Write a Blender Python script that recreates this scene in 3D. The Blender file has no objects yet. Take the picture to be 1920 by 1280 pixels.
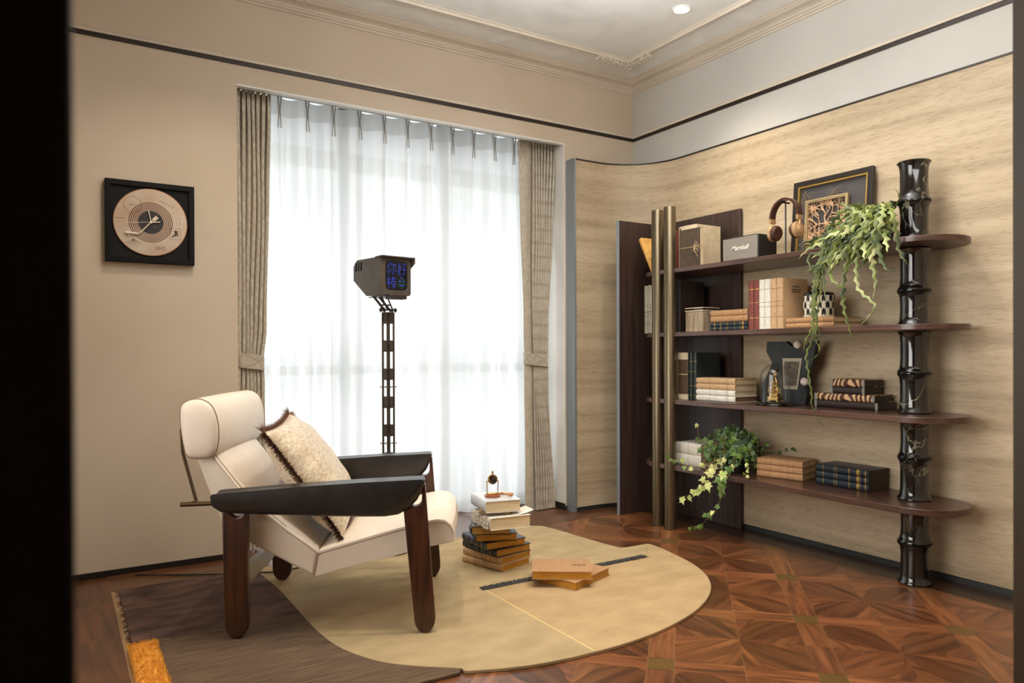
import bpy, bmesh, math, random
from math import pi, sin, cos, radians, sqrt, atan2, hypot
from mathutils import Vector, Matrix
random.seed(7)
scn = bpy.context.scene
COL = scn.collection

# ------------------------------------------------------------------ materials
def _n(nt, t, **kw):
    n = nt.nodes.new(t)
    for k, v in kw.items(): setattr(n, k, v)
    return n
def pm(name, c1, c2=None, scale=(1, 1, 1), ns=5.0, detail=4, lo=.35, hi=.65, rough=.6, metal=0.0, bump=0.0, bs=None,
       coat=0.0, sheen=0.0, coords='Object', spec=.5, dist=0.0, emit=None, alpha=None, c3=None):
    m = bpy.data.materials.new(name); m.use_nodes = True
    nt = m.node_tree; b = nt.nodes['Principled BSDF']; L = nt.links.new
    b.inputs['Roughness'].default_value = rough; b.inputs['Metallic'].default_value = metal
    b.inputs['Coat Weight'].default_value = coat; b.inputs['Coat Roughness'].default_value = .08
    b.inputs['Sheen Weight'].default_value = sheen
    b.inputs['Specular IOR Level'].default_value = spec
    b.inputs['Base Color'].default_value = (*c1, 1)
    if emit: b.inputs['Emission Color'].default_value = (*emit[:3], 1); b.inputs['Emission Strength'].default_value = emit[3]
    tc = _n(nt, 'ShaderNodeTexCoord'); mp = _n(nt, 'ShaderNodeMapping'); mp.inputs['Scale'].default_value = scale
    L(tc.outputs[coords], mp.inputs[0])
    nz = _n(nt, 'ShaderNodeTexNoise'); nz.inputs['Scale'].default_value = ns; nz.inputs['Detail'].default_value = detail
    nz.inputs['Distortion'].default_value = dist
    L(mp.outputs[0], nz.inputs['Vector'])
    rp = _n(nt, 'ShaderNodeValToRGB'); rp.color_ramp.elements[0].position = lo; rp.color_ramp.elements[1].position = hi
    c2 = c2 or tuple(v * .88 for v in c1)
    rp.color_ramp.elements[0].color = (*c2, 1); rp.color_ramp.elements[1].color = (*c1, 1)
    if c3:
        e = rp.color_ramp.elements.new((lo + hi) / 2); e.color = (*c3, 1)
    L(nz.outputs['Fac'], rp.inputs[0]); L(rp.outputs[0], b.inputs['Base Color'])
    if bump:
        bp = _n(nt, 'ShaderNodeBump'); bp.inputs['Strength'].default_value = bump; bp.inputs['Distance'].default_value = .01
        if bs:
            n2 = _n(nt, 'ShaderNodeTexNoise'); n2.inputs['Scale'].default_value = bs; n2.inputs['Detail'].default_value = 3
            L(mp.outputs[0], n2.inputs['Vector']); L(n2.outputs['Fac'], bp.inputs['Height'])
        else: L(nz.outputs['Fac'], bp.inputs['Height'])
        L(bp.outputs[0], b.inputs['Normal'])
    return m
def srgb(r, g, b):
    f = lambda v: (v / 255 / 12.92) if v / 255 <= .04045 else ((v / 255 + .055) / 1.055) ** 2.4
    return (f(r), f(g), f(b))
S = srgb
M = {}
M['plaster'] = pm('wall plaster', S(206, 190, 168), S(198, 181, 158), ns=1.6, detail=6, rough=.75, bump=.06, bs=9)
M['plaster_up'] = pm('upper plaster', S(196, 193, 186), S(188, 185, 178), ns=1.8, detail=6, rough=.7, bump=.05, bs=8)
M['ceil'] = pm('ceiling plaster', S(238, 238, 235), S(226, 226, 222), ns=3.2, detail=8, rough=.45, bump=.06, bs=6, dist=1.2)
M['mould'] = pm('moulding paint', S(214, 202, 184), ns=3, rough=.5)
M['blackstrip'] = pm('dark metal strip', S(48, 38, 30), rough=.4, metal=.3)
M['skirt'] = pm('skirting', S(34, 29, 25), rough=.4)
M['skirtgrey'] = pm('grey skirting', S(66, 68, 66), rough=.35, metal=.5)
M['steel'] = pm('brushed steel edge', S(158, 166, 172), S(146, 154, 160), scale=(1, 1, .5), ns=2, rough=.42, metal=.55)
M['jamb'] = pm('door frame wood', S(84, 66, 44), S(66, 51, 34), scale=(9, 9, .6), ns=3, rough=.5)
M['jambdark'] = pm('dark door leaf', S(44, 29, 17), rough=.6)
M['white'] = pm('white paint', S(232, 230, 224), rough=.5)
M['walnut'] = pm('dark walnut shelf', S(90, 62, 50), S(60, 40, 32), scale=(6, 1, 14), ns=3.5, detail=6, rough=.32, coat=.25, spec=.4)
M['panelwood'] = pm('dark stained panel', S(72, 54, 47), S(48, 35, 30), scale=(12, 12, .7), ns=3, detail=6, rough=.38, bump=.08, bs=10)
M['legwood'] = pm('chair leg walnut', S(78, 44, 26), S(46, 25, 15), scale=(9, 9, .8), ns=5, detail=6, rough=.35, coat=.2)
M['brass_tube'] = pm('aged brass', S(118, 106, 84), S(110, 98, 77), scale=(1, 1, .1), ns=.5, rough=.34, metal=.9)
M['cream'] = pm('cream leather', S(232, 217, 198), S(228, 212, 192), ns=8, rough=.42, bump=.03, bs=160, spec=.4)
M['thread'] = pm('seam thread', S(150, 124, 100), rough=.8)
M['armleather'] = pm('charcoal leather', S(46, 43, 41), S(36, 34, 33), ns=20, rough=.36, bump=.05, bs=150)
M['rod'] = pm('bronze rod', S(98, 78, 52), rough=.35, metal=.8)
M['greymetal'] = pm('grey metal', S(150, 148, 142), rough=.3, metal=.6)
M['lampmetal'] = pm('taupe lamp metal', S(84, 74, 64), S(74, 65, 56), ns=20, rough=.5, metal=.2)
M['gold'] = pm('polished brass', S(214, 176, 104), rough=.22, metal=1)
M['goldink'] = pm('gilt tooling', S(196, 160, 84), rough=.35, metal=.7)
M['black'] = pm('matt black', S(20, 19, 19), rough=.5)
M['blackgloss'] = pm('black gloss', S(16, 15, 15), rough=.15)
M['pages'] = pm('cream page edges', S(226, 208, 172), S(196, 172, 130), scale=(1, 1, 60), ns=12, rough=.8, lo=.4, hi=.6)
M['goldpages'] = pm('gilt page edges', S(216, 158, 58), S(160, 108, 34), scale=(1, 1, 50), ns=10, rough=.5, metal=.2)
M['tan'] = pm('tan cloth', S(206, 172, 130), S(180, 144, 104), ns=160, detail=2, rough=.75)
M['cork'] = pm('cork cloth', S(194, 152, 108), S(160, 116, 76), ns=240, detail=2, rough=.8)
M['navy'] = pm('navy leather', S(38, 48, 58), S(26, 32, 40), ns=40, rough=.35)
M['greendark'] = pm('bottle green leather', S(22, 34, 34), rough=.35)
M['maroon'] = pm('maroon cloth', S(132, 66, 54), S(112, 52, 44), ns=80, rough=.6)
M['bwhite'] = pm('white cloth', S(232, 226, 212), S(216, 208, 192), ns=60, rough=.7)
M['ivory'] = pm('ivory cover', S(222, 204, 172), S(208, 188, 156), ns=30, rough=.7)
M['brown'] = pm('brown board', S(92, 68, 46), S(70, 50, 34), ns=60, rough=.7)
M['darkbrown'] = pm('dark brown leather', S(48, 34, 28), S(34, 24, 20), ns=50, rough=.4)
M['ledger'] = pm('grey ledger', S(168, 158, 138), S(140, 130, 112), scale=(1, 1, .4), ns=60, rough=.7)
M['ledgerdark'] = pm('dark ledger', S(72, 66, 58), S(50, 46, 40), scale=(1, 1, 20), ns=14, rough=.7)
M['yellowbook'] = pm('ochre board', S(226, 176, 92), S(200, 146, 66), scale=(4, 4, 4), ns=8, rough=.6)
M['ink'] = pm('dark ink', S(70, 48, 34), rough=.8)
M['pot'] = pm('dark pot', S(40, 38, 36), rough=.5)
M['leaf_dark'] = pm('ivy green', S(62, 92, 36), S(26, 48, 17), ns=18, rough=.45)
M['leaf_lime'] = pm('ivy pale green', S(222, 222, 150), S(150, 170, 76), ns=14, rough=.45)
M['leaf_mid'] = pm('ivy mid green', S(104, 132, 48), S(62, 96, 30), ns=18, rough=.45)
M['vine'] = pm('ivy stem', S(150, 116, 74), rough=.6)
M['cac'] = pm('cactus green', S(122, 134, 58), S(42, 56, 20), ns=22, rough=.42)
M['cacpale'] = pm('cactus pale green', S(190, 192, 134), S(112, 130, 66), ns=22, rough=.42)
M['cacblue'] = pm('cactus grey green', S(112, 124, 78), S(66, 82, 48), ns=22, rough=.45)
M['copper'] = pm('copper', S(176, 118, 86), rough=.3, metal=.7)
M['hpmetal'] = pm('champagne metal', S(206, 168, 124), rough=.3, metal=.55)
M['hpleather'] = pm('brown leather', S(74, 42, 28), S(54, 30, 20), ns=40, rough=.4)
M['grille'] = pm('speaker grille', S(158, 148, 136), S(104, 96, 88), scale=(1, 1, 1), ns=400, detail=1, rough=.6)
M['vinyl'] = pm('speaker vinyl', S(26, 25, 24), S(18, 17, 17), ns=200, rough=.55, bump=.1)
M['sheerhem'] = None
M['blackwood'] = pm('black stained wood', S(32, 36, 36), S(22, 25, 26), scale=(2, 2, 10), ns=6, rough=.5)
M['mat'] = pm('beige mat', S(176, 164, 142), rough=.8)
M['photo'] = pm('sepia photo', S(110, 98, 78), S(62, 54, 44), ns=60, detail=8, rough=.6)
M['pearl'] = pm('speckled white ball', S(220, 208, 196), S(196, 180, 166), ns=90, rough=.4)
M['woodlight'] = pm('light turned wood', S(196, 142, 88), S(170, 112, 62), scale=(3, 3, 12), ns=6, rough=.4)
M['woodred'] = pm('red brown wood', S(150, 82, 44), rough=.35)
M['shag'] = pm('ochre shag', S(255, 198, 70), S(232, 160, 40), ns=40, detail=5, rough=1, sheen=.4)
M['plum'] = pm('plum brown pile', S(118, 88, 76), S(68, 48, 41), scale=(1, 2.4, 1), ns=5, detail=8, rough=1, bump=.5, bs=260)
M['umber'] = pm('umber striped pile', S(122, 98, 74), S(88, 68, 50), scale=(.6, 12, 1), ns=11, detail=5, rough=1, bump=.6, bs=60)
M['sand'] = pm('sand pile', S(190, 161, 118), S(176, 148, 107), scale=(1, 1.6, 1), ns=6, detail=10, lo=.35, hi=.65, rough=1, bump=.4, bs=280)
M['sand2'] = pm('soft sand pile', S(184, 160, 120), S(168, 146, 107), scale=(1, 1.6, 1), ns=6, detail=10, lo=.35, hi=.65, rough=1, bump=.4, bs=280)
M['greypile'] = pm('slate pile', S(98, 96, 92), S(70, 69, 68), ns=90, detail=4, rough=1, bump=1, bs=160)
M['goldline'] = pm('pale gold thread', S(226, 200, 130), rough=.7)
M['fringe'] = pm('brown fringe', S(150, 108, 80), S(88, 58, 43), ns=80, rough=.9)
M['velvet'] = pm('champagne velvet', S(224, 206, 178), S(188, 166, 134), ns=55, detail=10, lo=.36, hi=.6, rough=.45, sheen=.4, dist=.8, bump=.15, bs=26, scale=(1.6, .8, 1))
M['twine'] = pm('twine', S(196, 170, 128), rough=.9)
M['carddark'] = pm('dark scrapbook cover', S(84, 66, 48), S(62, 48, 35), ns=20, rough=.7)
M['zebra'] = None
M['screen'] = pm('dark screen', S(10, 13, 22), rough=.12)
M['bluedots'] = pm('blue lit pixels', S(40, 60, 190), rough=.5, emit=(*S(60, 84, 210), .5))
M['greendots'] = pm('green lit pixels', S(40, 80, 50), rough=.5, emit=(*S(44, 92, 70), .35))
M['lamp_glow'] = pm('downlight lens', (1, .9, .75), rough=.5, emit=(1, .86, .66, 14))
M['matteblack'] = pm('black frame', S(14, 11, 9), rough=.6, spec=.2)
M['disc'] = pm('printed record', S(206, 190, 168), S(186, 156, 130), ns=6, detail=3, rough=.32, metal=.1)
M['disc2'] = pm('copper groove', S(104, 62, 40), rough=.35, metal=.4)
M['discrim'] = pm('record copper edge', S(184, 128, 96), rough=.3, metal=.5)
M['label'] = pm('record centre label', S(26, 21, 18), S(58, 50, 44), ns=40, rough=.5)
M['hand'] = pm('clock hand', S(222, 206, 184), rough=.4)
M['chevw'] = pm('jar ivory', S(226, 214, 188), rough=.3)

def glass(name, tint=(1, 1, 1), rough=0.0):
    m = bpy.data.materials.new(name); m.use_nodes = True; nt = m.node_tree; nt.nodes.clear()
    o = _n(nt, 'ShaderNodeOutputMaterial'); mx = _n(nt, 'ShaderNodeMixShader'); t = _n(nt, 'ShaderNodeBsdfTransparent')
    g = _n(nt, 'ShaderNodeBsdfGlossy'); g.inputs['Roughness'].default_value = .03; t.inputs[0].default_value = (*tint, 1)
    lw = _n(nt, 'ShaderNodeLayerWeight'); lw.inputs[0].default_value = .5
    f = _n(nt, 'ShaderNodeMath', operation='POWER'); f.inputs[1].default_value = 3.5; nt.links.new(lw.outputs['Facing'], f.inputs[0])
    f2 = _n(nt, 'ShaderNodeMath', operation='MULTIPLY_ADD'); f2.inputs[1].default_value = .5; f2.inputs[2].default_value = .05; nt.links.new(f.outputs[0], f2.inputs[0]); f = f2
    nt.links.new(f.outputs[0], mx.inputs[0]); nt.links.new(t.outputs[0], mx.inputs[1]); nt.links.new(g.outputs[0], mx.inputs[2])
    nt.links.new(mx.outputs[0], o.inputs[0]); return m
M['glass'] = glass('window glass', (.96, .98, .98))
M['domeglass'] = glass('dome glass', (.95, .96, .96))

def cloth_sheer(name, tr, col):
    m = bpy.data.materials.new(name); m.use_nodes = True; nt = m.node_tree; nt.nodes.clear(); L = nt.links.new
    o = _n(nt, 'ShaderNodeOutputMaterial'); a = _n(nt, 'ShaderNodeMixShader'); c = _n(nt, 'ShaderNodeMixShader')
    t = _n(nt, 'ShaderNodeBsdfTransparent'); d = _n(nt, 'ShaderNodeBsdfDiffuse'); s = _n(nt, 'ShaderNodeBsdfTranslucent')
    tc = _n(nt, 'ShaderNodeTexCoord'); mp = _n(nt, 'ShaderNodeMapping'); mp.inputs['Scale'].default_value = (60, 1, .6)
    nz = _n(nt, 'ShaderNodeTexNoise'); nz.inputs['Scale'].default_value = 4; L(tc.outputs['Object'], mp.inputs[0]); L(mp.outputs[0], nz.inputs[0])
    rp = _n(nt, 'ShaderNodeValToRGB'); rp.color_ramp.elements[0].color = (*[v * .9 for v in col], 1); rp.color_ramp.elements[1].color = (*col, 1)
    L(nz.outputs['Fac'], rp.inputs[0]); L(rp.outputs[0], d.inputs[0]); L(rp.outputs[0], s.inputs[0])
    c.inputs[0].default_value = .62; L(d.outputs[0], c.inputs[1]); L(s.outputs[0], c.inputs[2])
    a.inputs[0].default_value = 1 - tr; L(t.outputs[0], a.inputs[1]); L(c.outputs[0], a.inputs[2]); L(a.outputs[0], o.inputs[0]); return m
M['sheer'] = cloth_sheer('white sheer voile', .12, (.9, .9, .89))
M['sheerhem'] = cloth_sheer('sheer header band', .03, (.74, .73, .71))

def drape_mat():
    m = pm('patterned taupe drape', S(204, 194, 176), S(184, 172, 152), ns=30, rough=.5, sheen=.4)
    nt = m.node_tree; L = nt.links.new; b = nt.nodes['Principled BSDF']
    tc = _n(nt, 'ShaderNodeTexCoord'); sp = _n(nt, 'ShaderNodeSeparateXYZ'); L(tc.outputs['UV'], sp.inputs[0])
    outs = []
    for sgn in (1, -1):
        a = _n(nt, 'ShaderNodeMath', operation='MULTIPLY'); a.inputs[1].default_value = sgn; L(sp.outputs[1], a.inputs[0])
        s = _n(nt, 'ShaderNodeMath', operation='ADD'); L(sp.outputs[0], s.inputs[0]); L(a.outputs[0], s.inputs[1])
        f = _n(nt, 'ShaderNodeMath', operation='MULTIPLY'); f.inputs[1].default_value = 11; L(s.outputs[0], f.inputs[0])
        g = _n(nt, 'ShaderNodeMath', operation='FRACT'); L(f.outputs[0], g.inputs[0])
        h = _n(nt, 'ShaderNodeMath', operation='LESS_THAN'); h.inputs[1].default_value = .1; L(g.outputs[0], h.inputs[0]); outs.append(h)
    mx = _n(nt, 'ShaderNodeMath', operation='MAXIMUM'); L(outs[0].outputs[0], mx.inputs[0]); L(outs[1].outputs[0], mx.inputs[1])
    old = b.inputs['Base Color'].links[0].from_socket
    mc = _n(nt, 'ShaderNodeMixRGB'); mc.inputs[2].default_value = (*S(172, 156, 130), 1); L(mx.outputs[0], mc.inputs[0]); L(old, mc.inputs[1]); L(mc.outputs[0], b.inputs['Base Color'])
    tl = _n(nt, 'ShaderNodeBsdfTranslucent'); tl.inputs[0].default_value = (*S(150, 130, 104), 1); ms = _n(nt, 'ShaderNodeMixShader'); ms.inputs[0].default_value = .12
    o = nt.nodes['Material Output']; L(b.outputs[0], ms.inputs[1]); L(tl.outputs[0], ms.inputs[2]); L(ms.outputs[0], o.inputs[0])
    return m
M['drape'] = drape_mat()

def travertine():
    m = pm('travertine', S(200, 181, 152), S(168, 149, 121), scale=(.4, .4, 6.5), ns=2.0, detail=10, lo=.3, hi=.66, rough=.5, c3=S(186, 166, 136), dist=.5)
    nt = m.node_tree; L = nt.links.new; b = nt.nodes['Principled BSDF']
    tc = _n(nt, 'ShaderNodeTexCoord'); mp = _n(nt, 'ShaderNodeMapping'); mp.inputs['Scale'].default_value = (6, 6, 60); mp.inputs['Rotation'].default_value = (.02, .03, 0)
    nz = _n(nt, 'ShaderNodeTexNoise'); nz.inputs['Scale'].default_value = 3; nz.inputs['Detail'].default_value = 6
    L(tc.outputs['Object'], mp.inputs[0]); L(mp.outputs[0], nz.inputs[0])
    rp = _n(nt, 'ShaderNodeValToRGB'); rp.color_ramp.elements[0].position = .32; rp.color_ramp.elements[1].position = .5
    rp.color_ramp.elements[0].color = (.72, .68, .62, 1); rp.color_ramp.elements[1].color = (1, 1, 1, 1)
    L(nz.outputs['Fac'], rp.inputs[0])
    mx = _n(nt, 'ShaderNodeMixRGB', blend_type='MULTIPLY'); mx.inputs[0].default_value = .75
    old = b.inputs['Base Color'].links[0].from_socket
    L(old, mx.inputs[1]); L(rp.outputs[0], mx.inputs[2]); L(mx.outputs[0], b.inputs['Base Color'])
    bp = _n(nt, 'ShaderNodeBump'); bp.inputs['Strength'].default_value = .08; L(nz.outputs['Fac'], bp.inputs['Height']); L(bp.outputs[0], b.inputs['Normal'])
    return m
M['trav'] = travertine()

def marble():
    m = pm('black marble', S(24, 22, 20), S(12, 11, 10), ns=6, rough=.07, coat=.6)
    nt = m.node_tree; L = nt.links.new; b = nt.nodes['Principled BSDF']
    tc = _n(nt, 'ShaderNodeTexCoord'); nz = _n(nt, 'ShaderNodeTexNoise'); nz.inputs['Scale'].default_value = 3.2; nz.inputs['Detail'].default_value = 7; nz.inputs['Distortion'].default_value = .9
    L(tc.outputs['Object'], nz.inputs[0])
    a = _n(nt, 'ShaderNodeMath', operation='SUBTRACT'); a.inputs[1].default_value = .5; L(nz.outputs['Fac'], a.inputs[0])
    c = _n(nt, 'ShaderNodeMath', operation='ABSOLUTE'); L(a.outputs[0], c.inputs[0])
    rp = _n(nt, 'ShaderNodeValToRGB'); rp.color_ramp.elements[0].position = .0; rp.color_ramp.elements[1].position = .006
    rp.color_ramp.elements[0].color = (1, 1, 1, 1); rp.color_ramp.elements[1].color = (0, 0, 0, 1); L(c.outputs[0], rp.inputs[0])
    n2 = _n(nt, 'ShaderNodeTexNoise'); n2.inputs['Scale'].default_value = 2.1; L(tc.outputs['Object'], n2.inputs[0])
    r2 = _n(nt, 'ShaderNodeValToRGB'); r2.color_ramp.elements[0].position = .5; r2.color_ramp.elements[1].position = .6; L(n2.outputs['Fac'], r2.inputs[0])
    mu = _n(nt, 'ShaderNodeMath', operation='MULTIPLY'); L(rp.outputs[0], mu.inputs[0]); L(r2.outputs[0], mu.inputs[1])
    old = b.inputs['Base Color'].links[0].from_socket
    mc = _n(nt, 'ShaderNodeMixRGB'); mc.inputs[2].default_value = (*S(150, 146, 122), 1); L(mu.outputs[0], mc.inputs[0]); L(old, mc.inputs[1]); L(mc.outputs[0], b.inputs['Base Color'])
    return m
M['marble'] = marble()

def parquet():
    m = bpy.data.materials.new('walnut parquet'); m.use_nodes = True; nt = m.node_tree; L = nt.links.new; b = nt.nodes['Principled BSDF']
    uv = _n(nt, 'ShaderNodeTexCoord'); mp = _n(nt, 'ShaderNodeMapping'); mp.inputs['Scale'].default_value = (2.2, 26, 1); L(uv.outputs['UV'], mp.inputs[0])
    nz = _n(nt, 'ShaderNodeTexNoise'); nz.inputs['Scale'].default_value = 1.3; nz.inputs['Detail'].default_value = 8; nz.inputs['Distortion'].default_value = .8; L(mp.outputs[0], nz.inputs[0])
    rp = _n(nt, 'ShaderNodeValToRGB'); e = rp.color_ramp.elements; e[0].position = .3; e[1].position = .72
    e[0].color = (*S(84, 50, 30), 1); e[1].color = (*S(150, 96, 58), 1); k = e.new(.5); k.color = (*S(120, 73, 43), 1)
    L(nz.outputs['Fac'], rp.inputs[0])
    at = _n(nt, 'ShaderNodeAttribute', attribute_name='tone')
    mx = _n(nt, 'ShaderNodeMixRGB', blend_type='MULTIPLY'); mx.inputs[0].default_value = 1; L(rp.outputs[0], mx.inputs[1]); L(at.outputs['Color'], mx.inputs[2])
    L(mx.outputs[0], b.inputs['Base Color']); b.inputs['Roughness'].default_value = .3; b.inputs['Coat Weight'].default_value = .15; b.inputs['Coat Roughness'].default_value = .15
    bp = _n(nt, 'ShaderNodeBump'); bp.inputs['Strength'].default_value = .04; L(nz.outputs['Fac'], bp.inputs['Height']); L(bp.outputs[0], b.inputs['Normal'])
    return m
M['parquet'] = parquet()
M['grout'] = pm('brass parquet line', S(176, 142, 100), rough=.5, metal=.2)
M['inlay'] = pm('brushed brass inlay', S(176, 140, 84), S(150, 116, 66), scale=(40, 1, 1), ns=6, rough=.32, metal=.75)

def zebra():
    m = pm('brown zebra cloth', S(206, 170, 124), rough=.6); nt = m.node_tree; L = nt.links.new; b = nt.nodes['Principled BSDF']
    tc = _n(nt, 'ShaderNodeTexCoord'); w = _n(nt, 'ShaderNodeTexWave'); w.inputs['Scale'].default_value = 11; w.inputs['Distortion'].default_value = 12; w.inputs['Detail Scale'].default_value = .8; w.inputs['Detail'].default_value = 1
    L(tc.outputs['Object'], w.inputs[0]); w.bands_direction = 'Y'
    rp = _n(nt, 'ShaderNodeValToRGB'); rp.color_ramp.interpolation = 'CONSTANT'; rp.color_ramp.elements[0].color = (*S(74, 38, 22), 1); rp.color_ramp.elements[1].position = .55; rp.color_ramp.elements[1].color = (*S(208, 170, 124), 1)
    L(w.outputs['Fac'], rp.inputs[0]); L(rp.outputs[0], b.inputs['Base Color']); return m
M['zebra'] = zebra()

# ------------------------------------------------------------------ mesh builder
class MB:
    def __init__(s): s.v = []; s.f = []; s.m = []; s.uv = None
    def add(s, vs, fs, mi=0):
        o = len(s.v); s.v += [tuple(p) for p in vs]
        for f in fs: s.f.append([i + o for i in f]); s.m.append(mi)
    def box(s, a, b, mi=0, mat=None):
        x0, y0, z0 = a; x1, y1, z1 = b
        vs = [(x0, y0, z0), (x1, y0, z0), (x1, y1, z0), (x0, y1, z0), (x0, y0, z1), (x1, y0, z1), (x1, y1, z1), (x0, y1, z1)]
        if mat is not None: vs = [mat @ Vector(p) for p in vs]
        s.add(vs, [(0, 3, 2, 1), (4, 5, 6, 7), (0, 1, 5, 4), (1, 2, 6, 5), (2, 3, 7, 6), (3, 0, 4, 7)], mi)
    def prism(s, poly, fn0, fn1, mi=0, caps=True):
        n = len(poly); a = [fn0(p) for p in poly]; b = [fn1(p) for p in poly]
        fs = [(i, (i + 1) % n, n + (i + 1) % n, n + i) for i in range(n)]
        if caps: fs += [tuple(range(n))[::-1], tuple(range(n, 2 * n))]
        s.add(a + b, fs, mi)
    def xz(s, poly, y0, y1, mi=0): s.prism(poly, lambda p: (p[0], y0, p[1]), lambda p: (p[0], y1, p[1]), mi)
    def yz(s, poly, x0, x1, mi=0): s.prism(poly, lambda p: (x0, p[0], p[1]), lambda p: (x1, p[0], p[1]), mi)
    def xy(s, poly, z0, z1, mi=0): s.prism(poly, lambda p: (p[0], p[1], z0), lambda p: (p[0], p[1], z1), mi)
    def lathe(s, prof, c=(0, 0, 0), n=24, mi=0, axis='z', mat=None, caps=True):
        vs = []; fs = []
        for r, h in prof:
            for i in range(n):
                a = 2 * pi * i / n; p = (r * cos(a), r * sin(a), h)
                if axis == 'x': p = (p[2], p[0], p[1])
                if axis == 'y': p = (p[0], p[2], p[1])
                p = Vector((p[0] + c[0], p[1] + c[1], p[2] + c[2]))
                if mat is not None: p = mat @ p
                vs.append(p)
        k = len(prof)
        for j in range(k - 1):
            for i in range(n): fs.append((j * n + i, j * n + (i + 1) % n, (j + 1) * n + (i + 1) % n, (j + 1) * n + i))
        if caps: fs += [tuple(range(n))[::-1], tuple(range((k - 1) * n, k * n))]
        s.add(vs, fs, mi)
    def tube(s, path, r, n=8, mi=0, closed=False, taper=None):
        P = [Vector(p) for p in path]; k = len(P); vs = []; fs = []; up = None
        for j in range(k):
            if closed: d = P[(j + 1) % k] - P[j - 1]
            else: d = P[min(j + 1, k - 1)] - P[max(j - 1, 0)]
            d = d.normalized() if d.length > 1e-9 else Vector((0, 0, 1))
            if up is None: up = Vector((0, 0, 1)) if abs(d.z) < .9 else Vector((1, 0, 0))
            a = d.cross(up)
            if a.length < 1e-6: a = d.cross(Vector((1, .1, 0)))
            a.normalize(); b = a.cross(d).normalized(); up = b
            rr = r if taper is None else r * (1 + (taper - 1) * j / max(1, k - 1))
            for i in range(n):
                t = 2 * pi * i / n; vs.append(P[j] + a * cos(t) * rr + b * sin(t) * rr)
        for j in range(k if closed else k - 1):
            for i in range(n): fs.append((j * n + i, j * n + (i + 1) % n, ((j + 1) % k) * n + (i + 1) % n, ((j + 1) % k) * n + i))
        if not closed: fs += [tuple(range(n))[::-1], tuple(range((k - 1) * n, k * n))]
        s.add(vs, fs, mi)
    def sphere(s, c, r, mi=0, n=16, sc=(1, 1, 1)):
        prof = [(max(1e-4, r * sin(pi * j / n)) , -r * cos(pi * j / n)) for j in range(n + 1)]
        o = len(s.v); s.lathe(prof, (0, 0, 0), n * 2 if n < 12 else 24, mi)
        for i in range(o, len(s.v)):
            p = s.v[i]; s.v[i] = (p[0] * sc[0] + c[0], p[1] * sc[1] + c[1], p[2] * sc[2] + c[2])
    def surf(s, nu, nv, fn, mi=0, closed_u=False):
        vs = [fn(i / (nu if closed_u else nu - 1), j / (nv - 1)) for j in range(nv) for i in range(nu)]; fs = []
        for j in range(nv - 1):
            for i in range(nu if closed_u else nu - 1):
                fs.append((j * nu + i, j * nu + (i + 1) % nu, (j + 1) * nu + (i + 1) % nu, (j + 1) * nu + i))
        s.add(vs, fs, mi)
def obj(name, mb, mats, parent=None, smooth=True, bevel=0, seg=2, angle=38, uvs=None, tag=None, loc=None):
    me = bpy.data.meshes.new(name); me.from_pydata(mb.v, [], mb.f)
    if not isinstance(mats, (list, tuple)): mats = [mats]
    for m in mats: me.materials.append(m if not isinstance(m, str) else M[m])
    me.polygons.foreach_set('material_index', mb.m)
    if uvs is not None:
        ul = me.uv_layers.new(name='UVMap'); li = 0
        for p in me.polygons:
            for l, vi in zip(p.loop_indices, p.vertices): ul.data[l].uv = uvs(p.index, vi)
    bm = bmesh.new(); bm.from_mesh(me); bmesh.ops.recalc_face_normals(bm, faces=bm.faces); bm.to_mesh(me); bm.free()
    o = bpy.data.objects.new(name, me); COL.objects.link(o)
    if parent: o.parent = parent
    if loc: o.location = loc
    if smooth:
        me.polygons.foreach_set('use_smooth', [True] * len(me.polygons))
        bm = bmesh.new(); bm.from_mesh(me)
        for e in bm.edges:
            if len(e.link_faces) == 2 and e.calc_face_angle(0) > radians(angle): e.smooth = False
        bm.to_mesh(me); bm.free()
    if bevel:
        b = o.modifiers.new('bevel', 'BEVEL'); b.width = bevel; b.segments = seg; b.limit_method = 'ANGLE'; b.angle_limit = radians(35); b.harden_normals = False
    return o
def tagit(o, label=None, cat=None, group=None, kind=None):
    if label: o['label'] = label
    if cat: o['category'] = cat
    if group: o['group'] = group
    if kind: o['kind'] = kind
    return o
def thing(name, label, cat, loc=(0, 0, 0), rz=0, group=None, mat=None):
    o = bpy.data.objects.new(name, None); COL.objects.link(o); o.empty_display_size = .05
    o.location = loc; o.rotation_euler = (0, 0, rz)
    return tagit(o, label, cat, group)
def struct(name, mb, mats, parent=None, **k):
    o = obj(name, mb, mats, parent, **k); o['kind'] = 'structure'; return o
def arc(cx, cy, r, a0, a1, n): return [(cx + r * cos(a0 + (a1 - a0) * i / n), cy + r * sin(a0 + (a1 - a0) * i / n)) for i in range(n + 1)]
def catmull(P, n=8):
    P = [Vector(p) for p in P]; P = [P[0] * 2 - P[1]] + P + [P[-1] * 2 - P[-2]]; out = []
    for i in range(1, len(P) - 2):
        a, b, c, d = P[i - 1:i + 3]
        for k in range(n):
            t = k / n; out.append(.5 * ((2 * b) + (c - a) * t + (2 * a - 5 * b + 4 * c - d) * t * t + (3 * b - a - 3 * c + d) * t ** 3))
    return out + [P[-2]]

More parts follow.
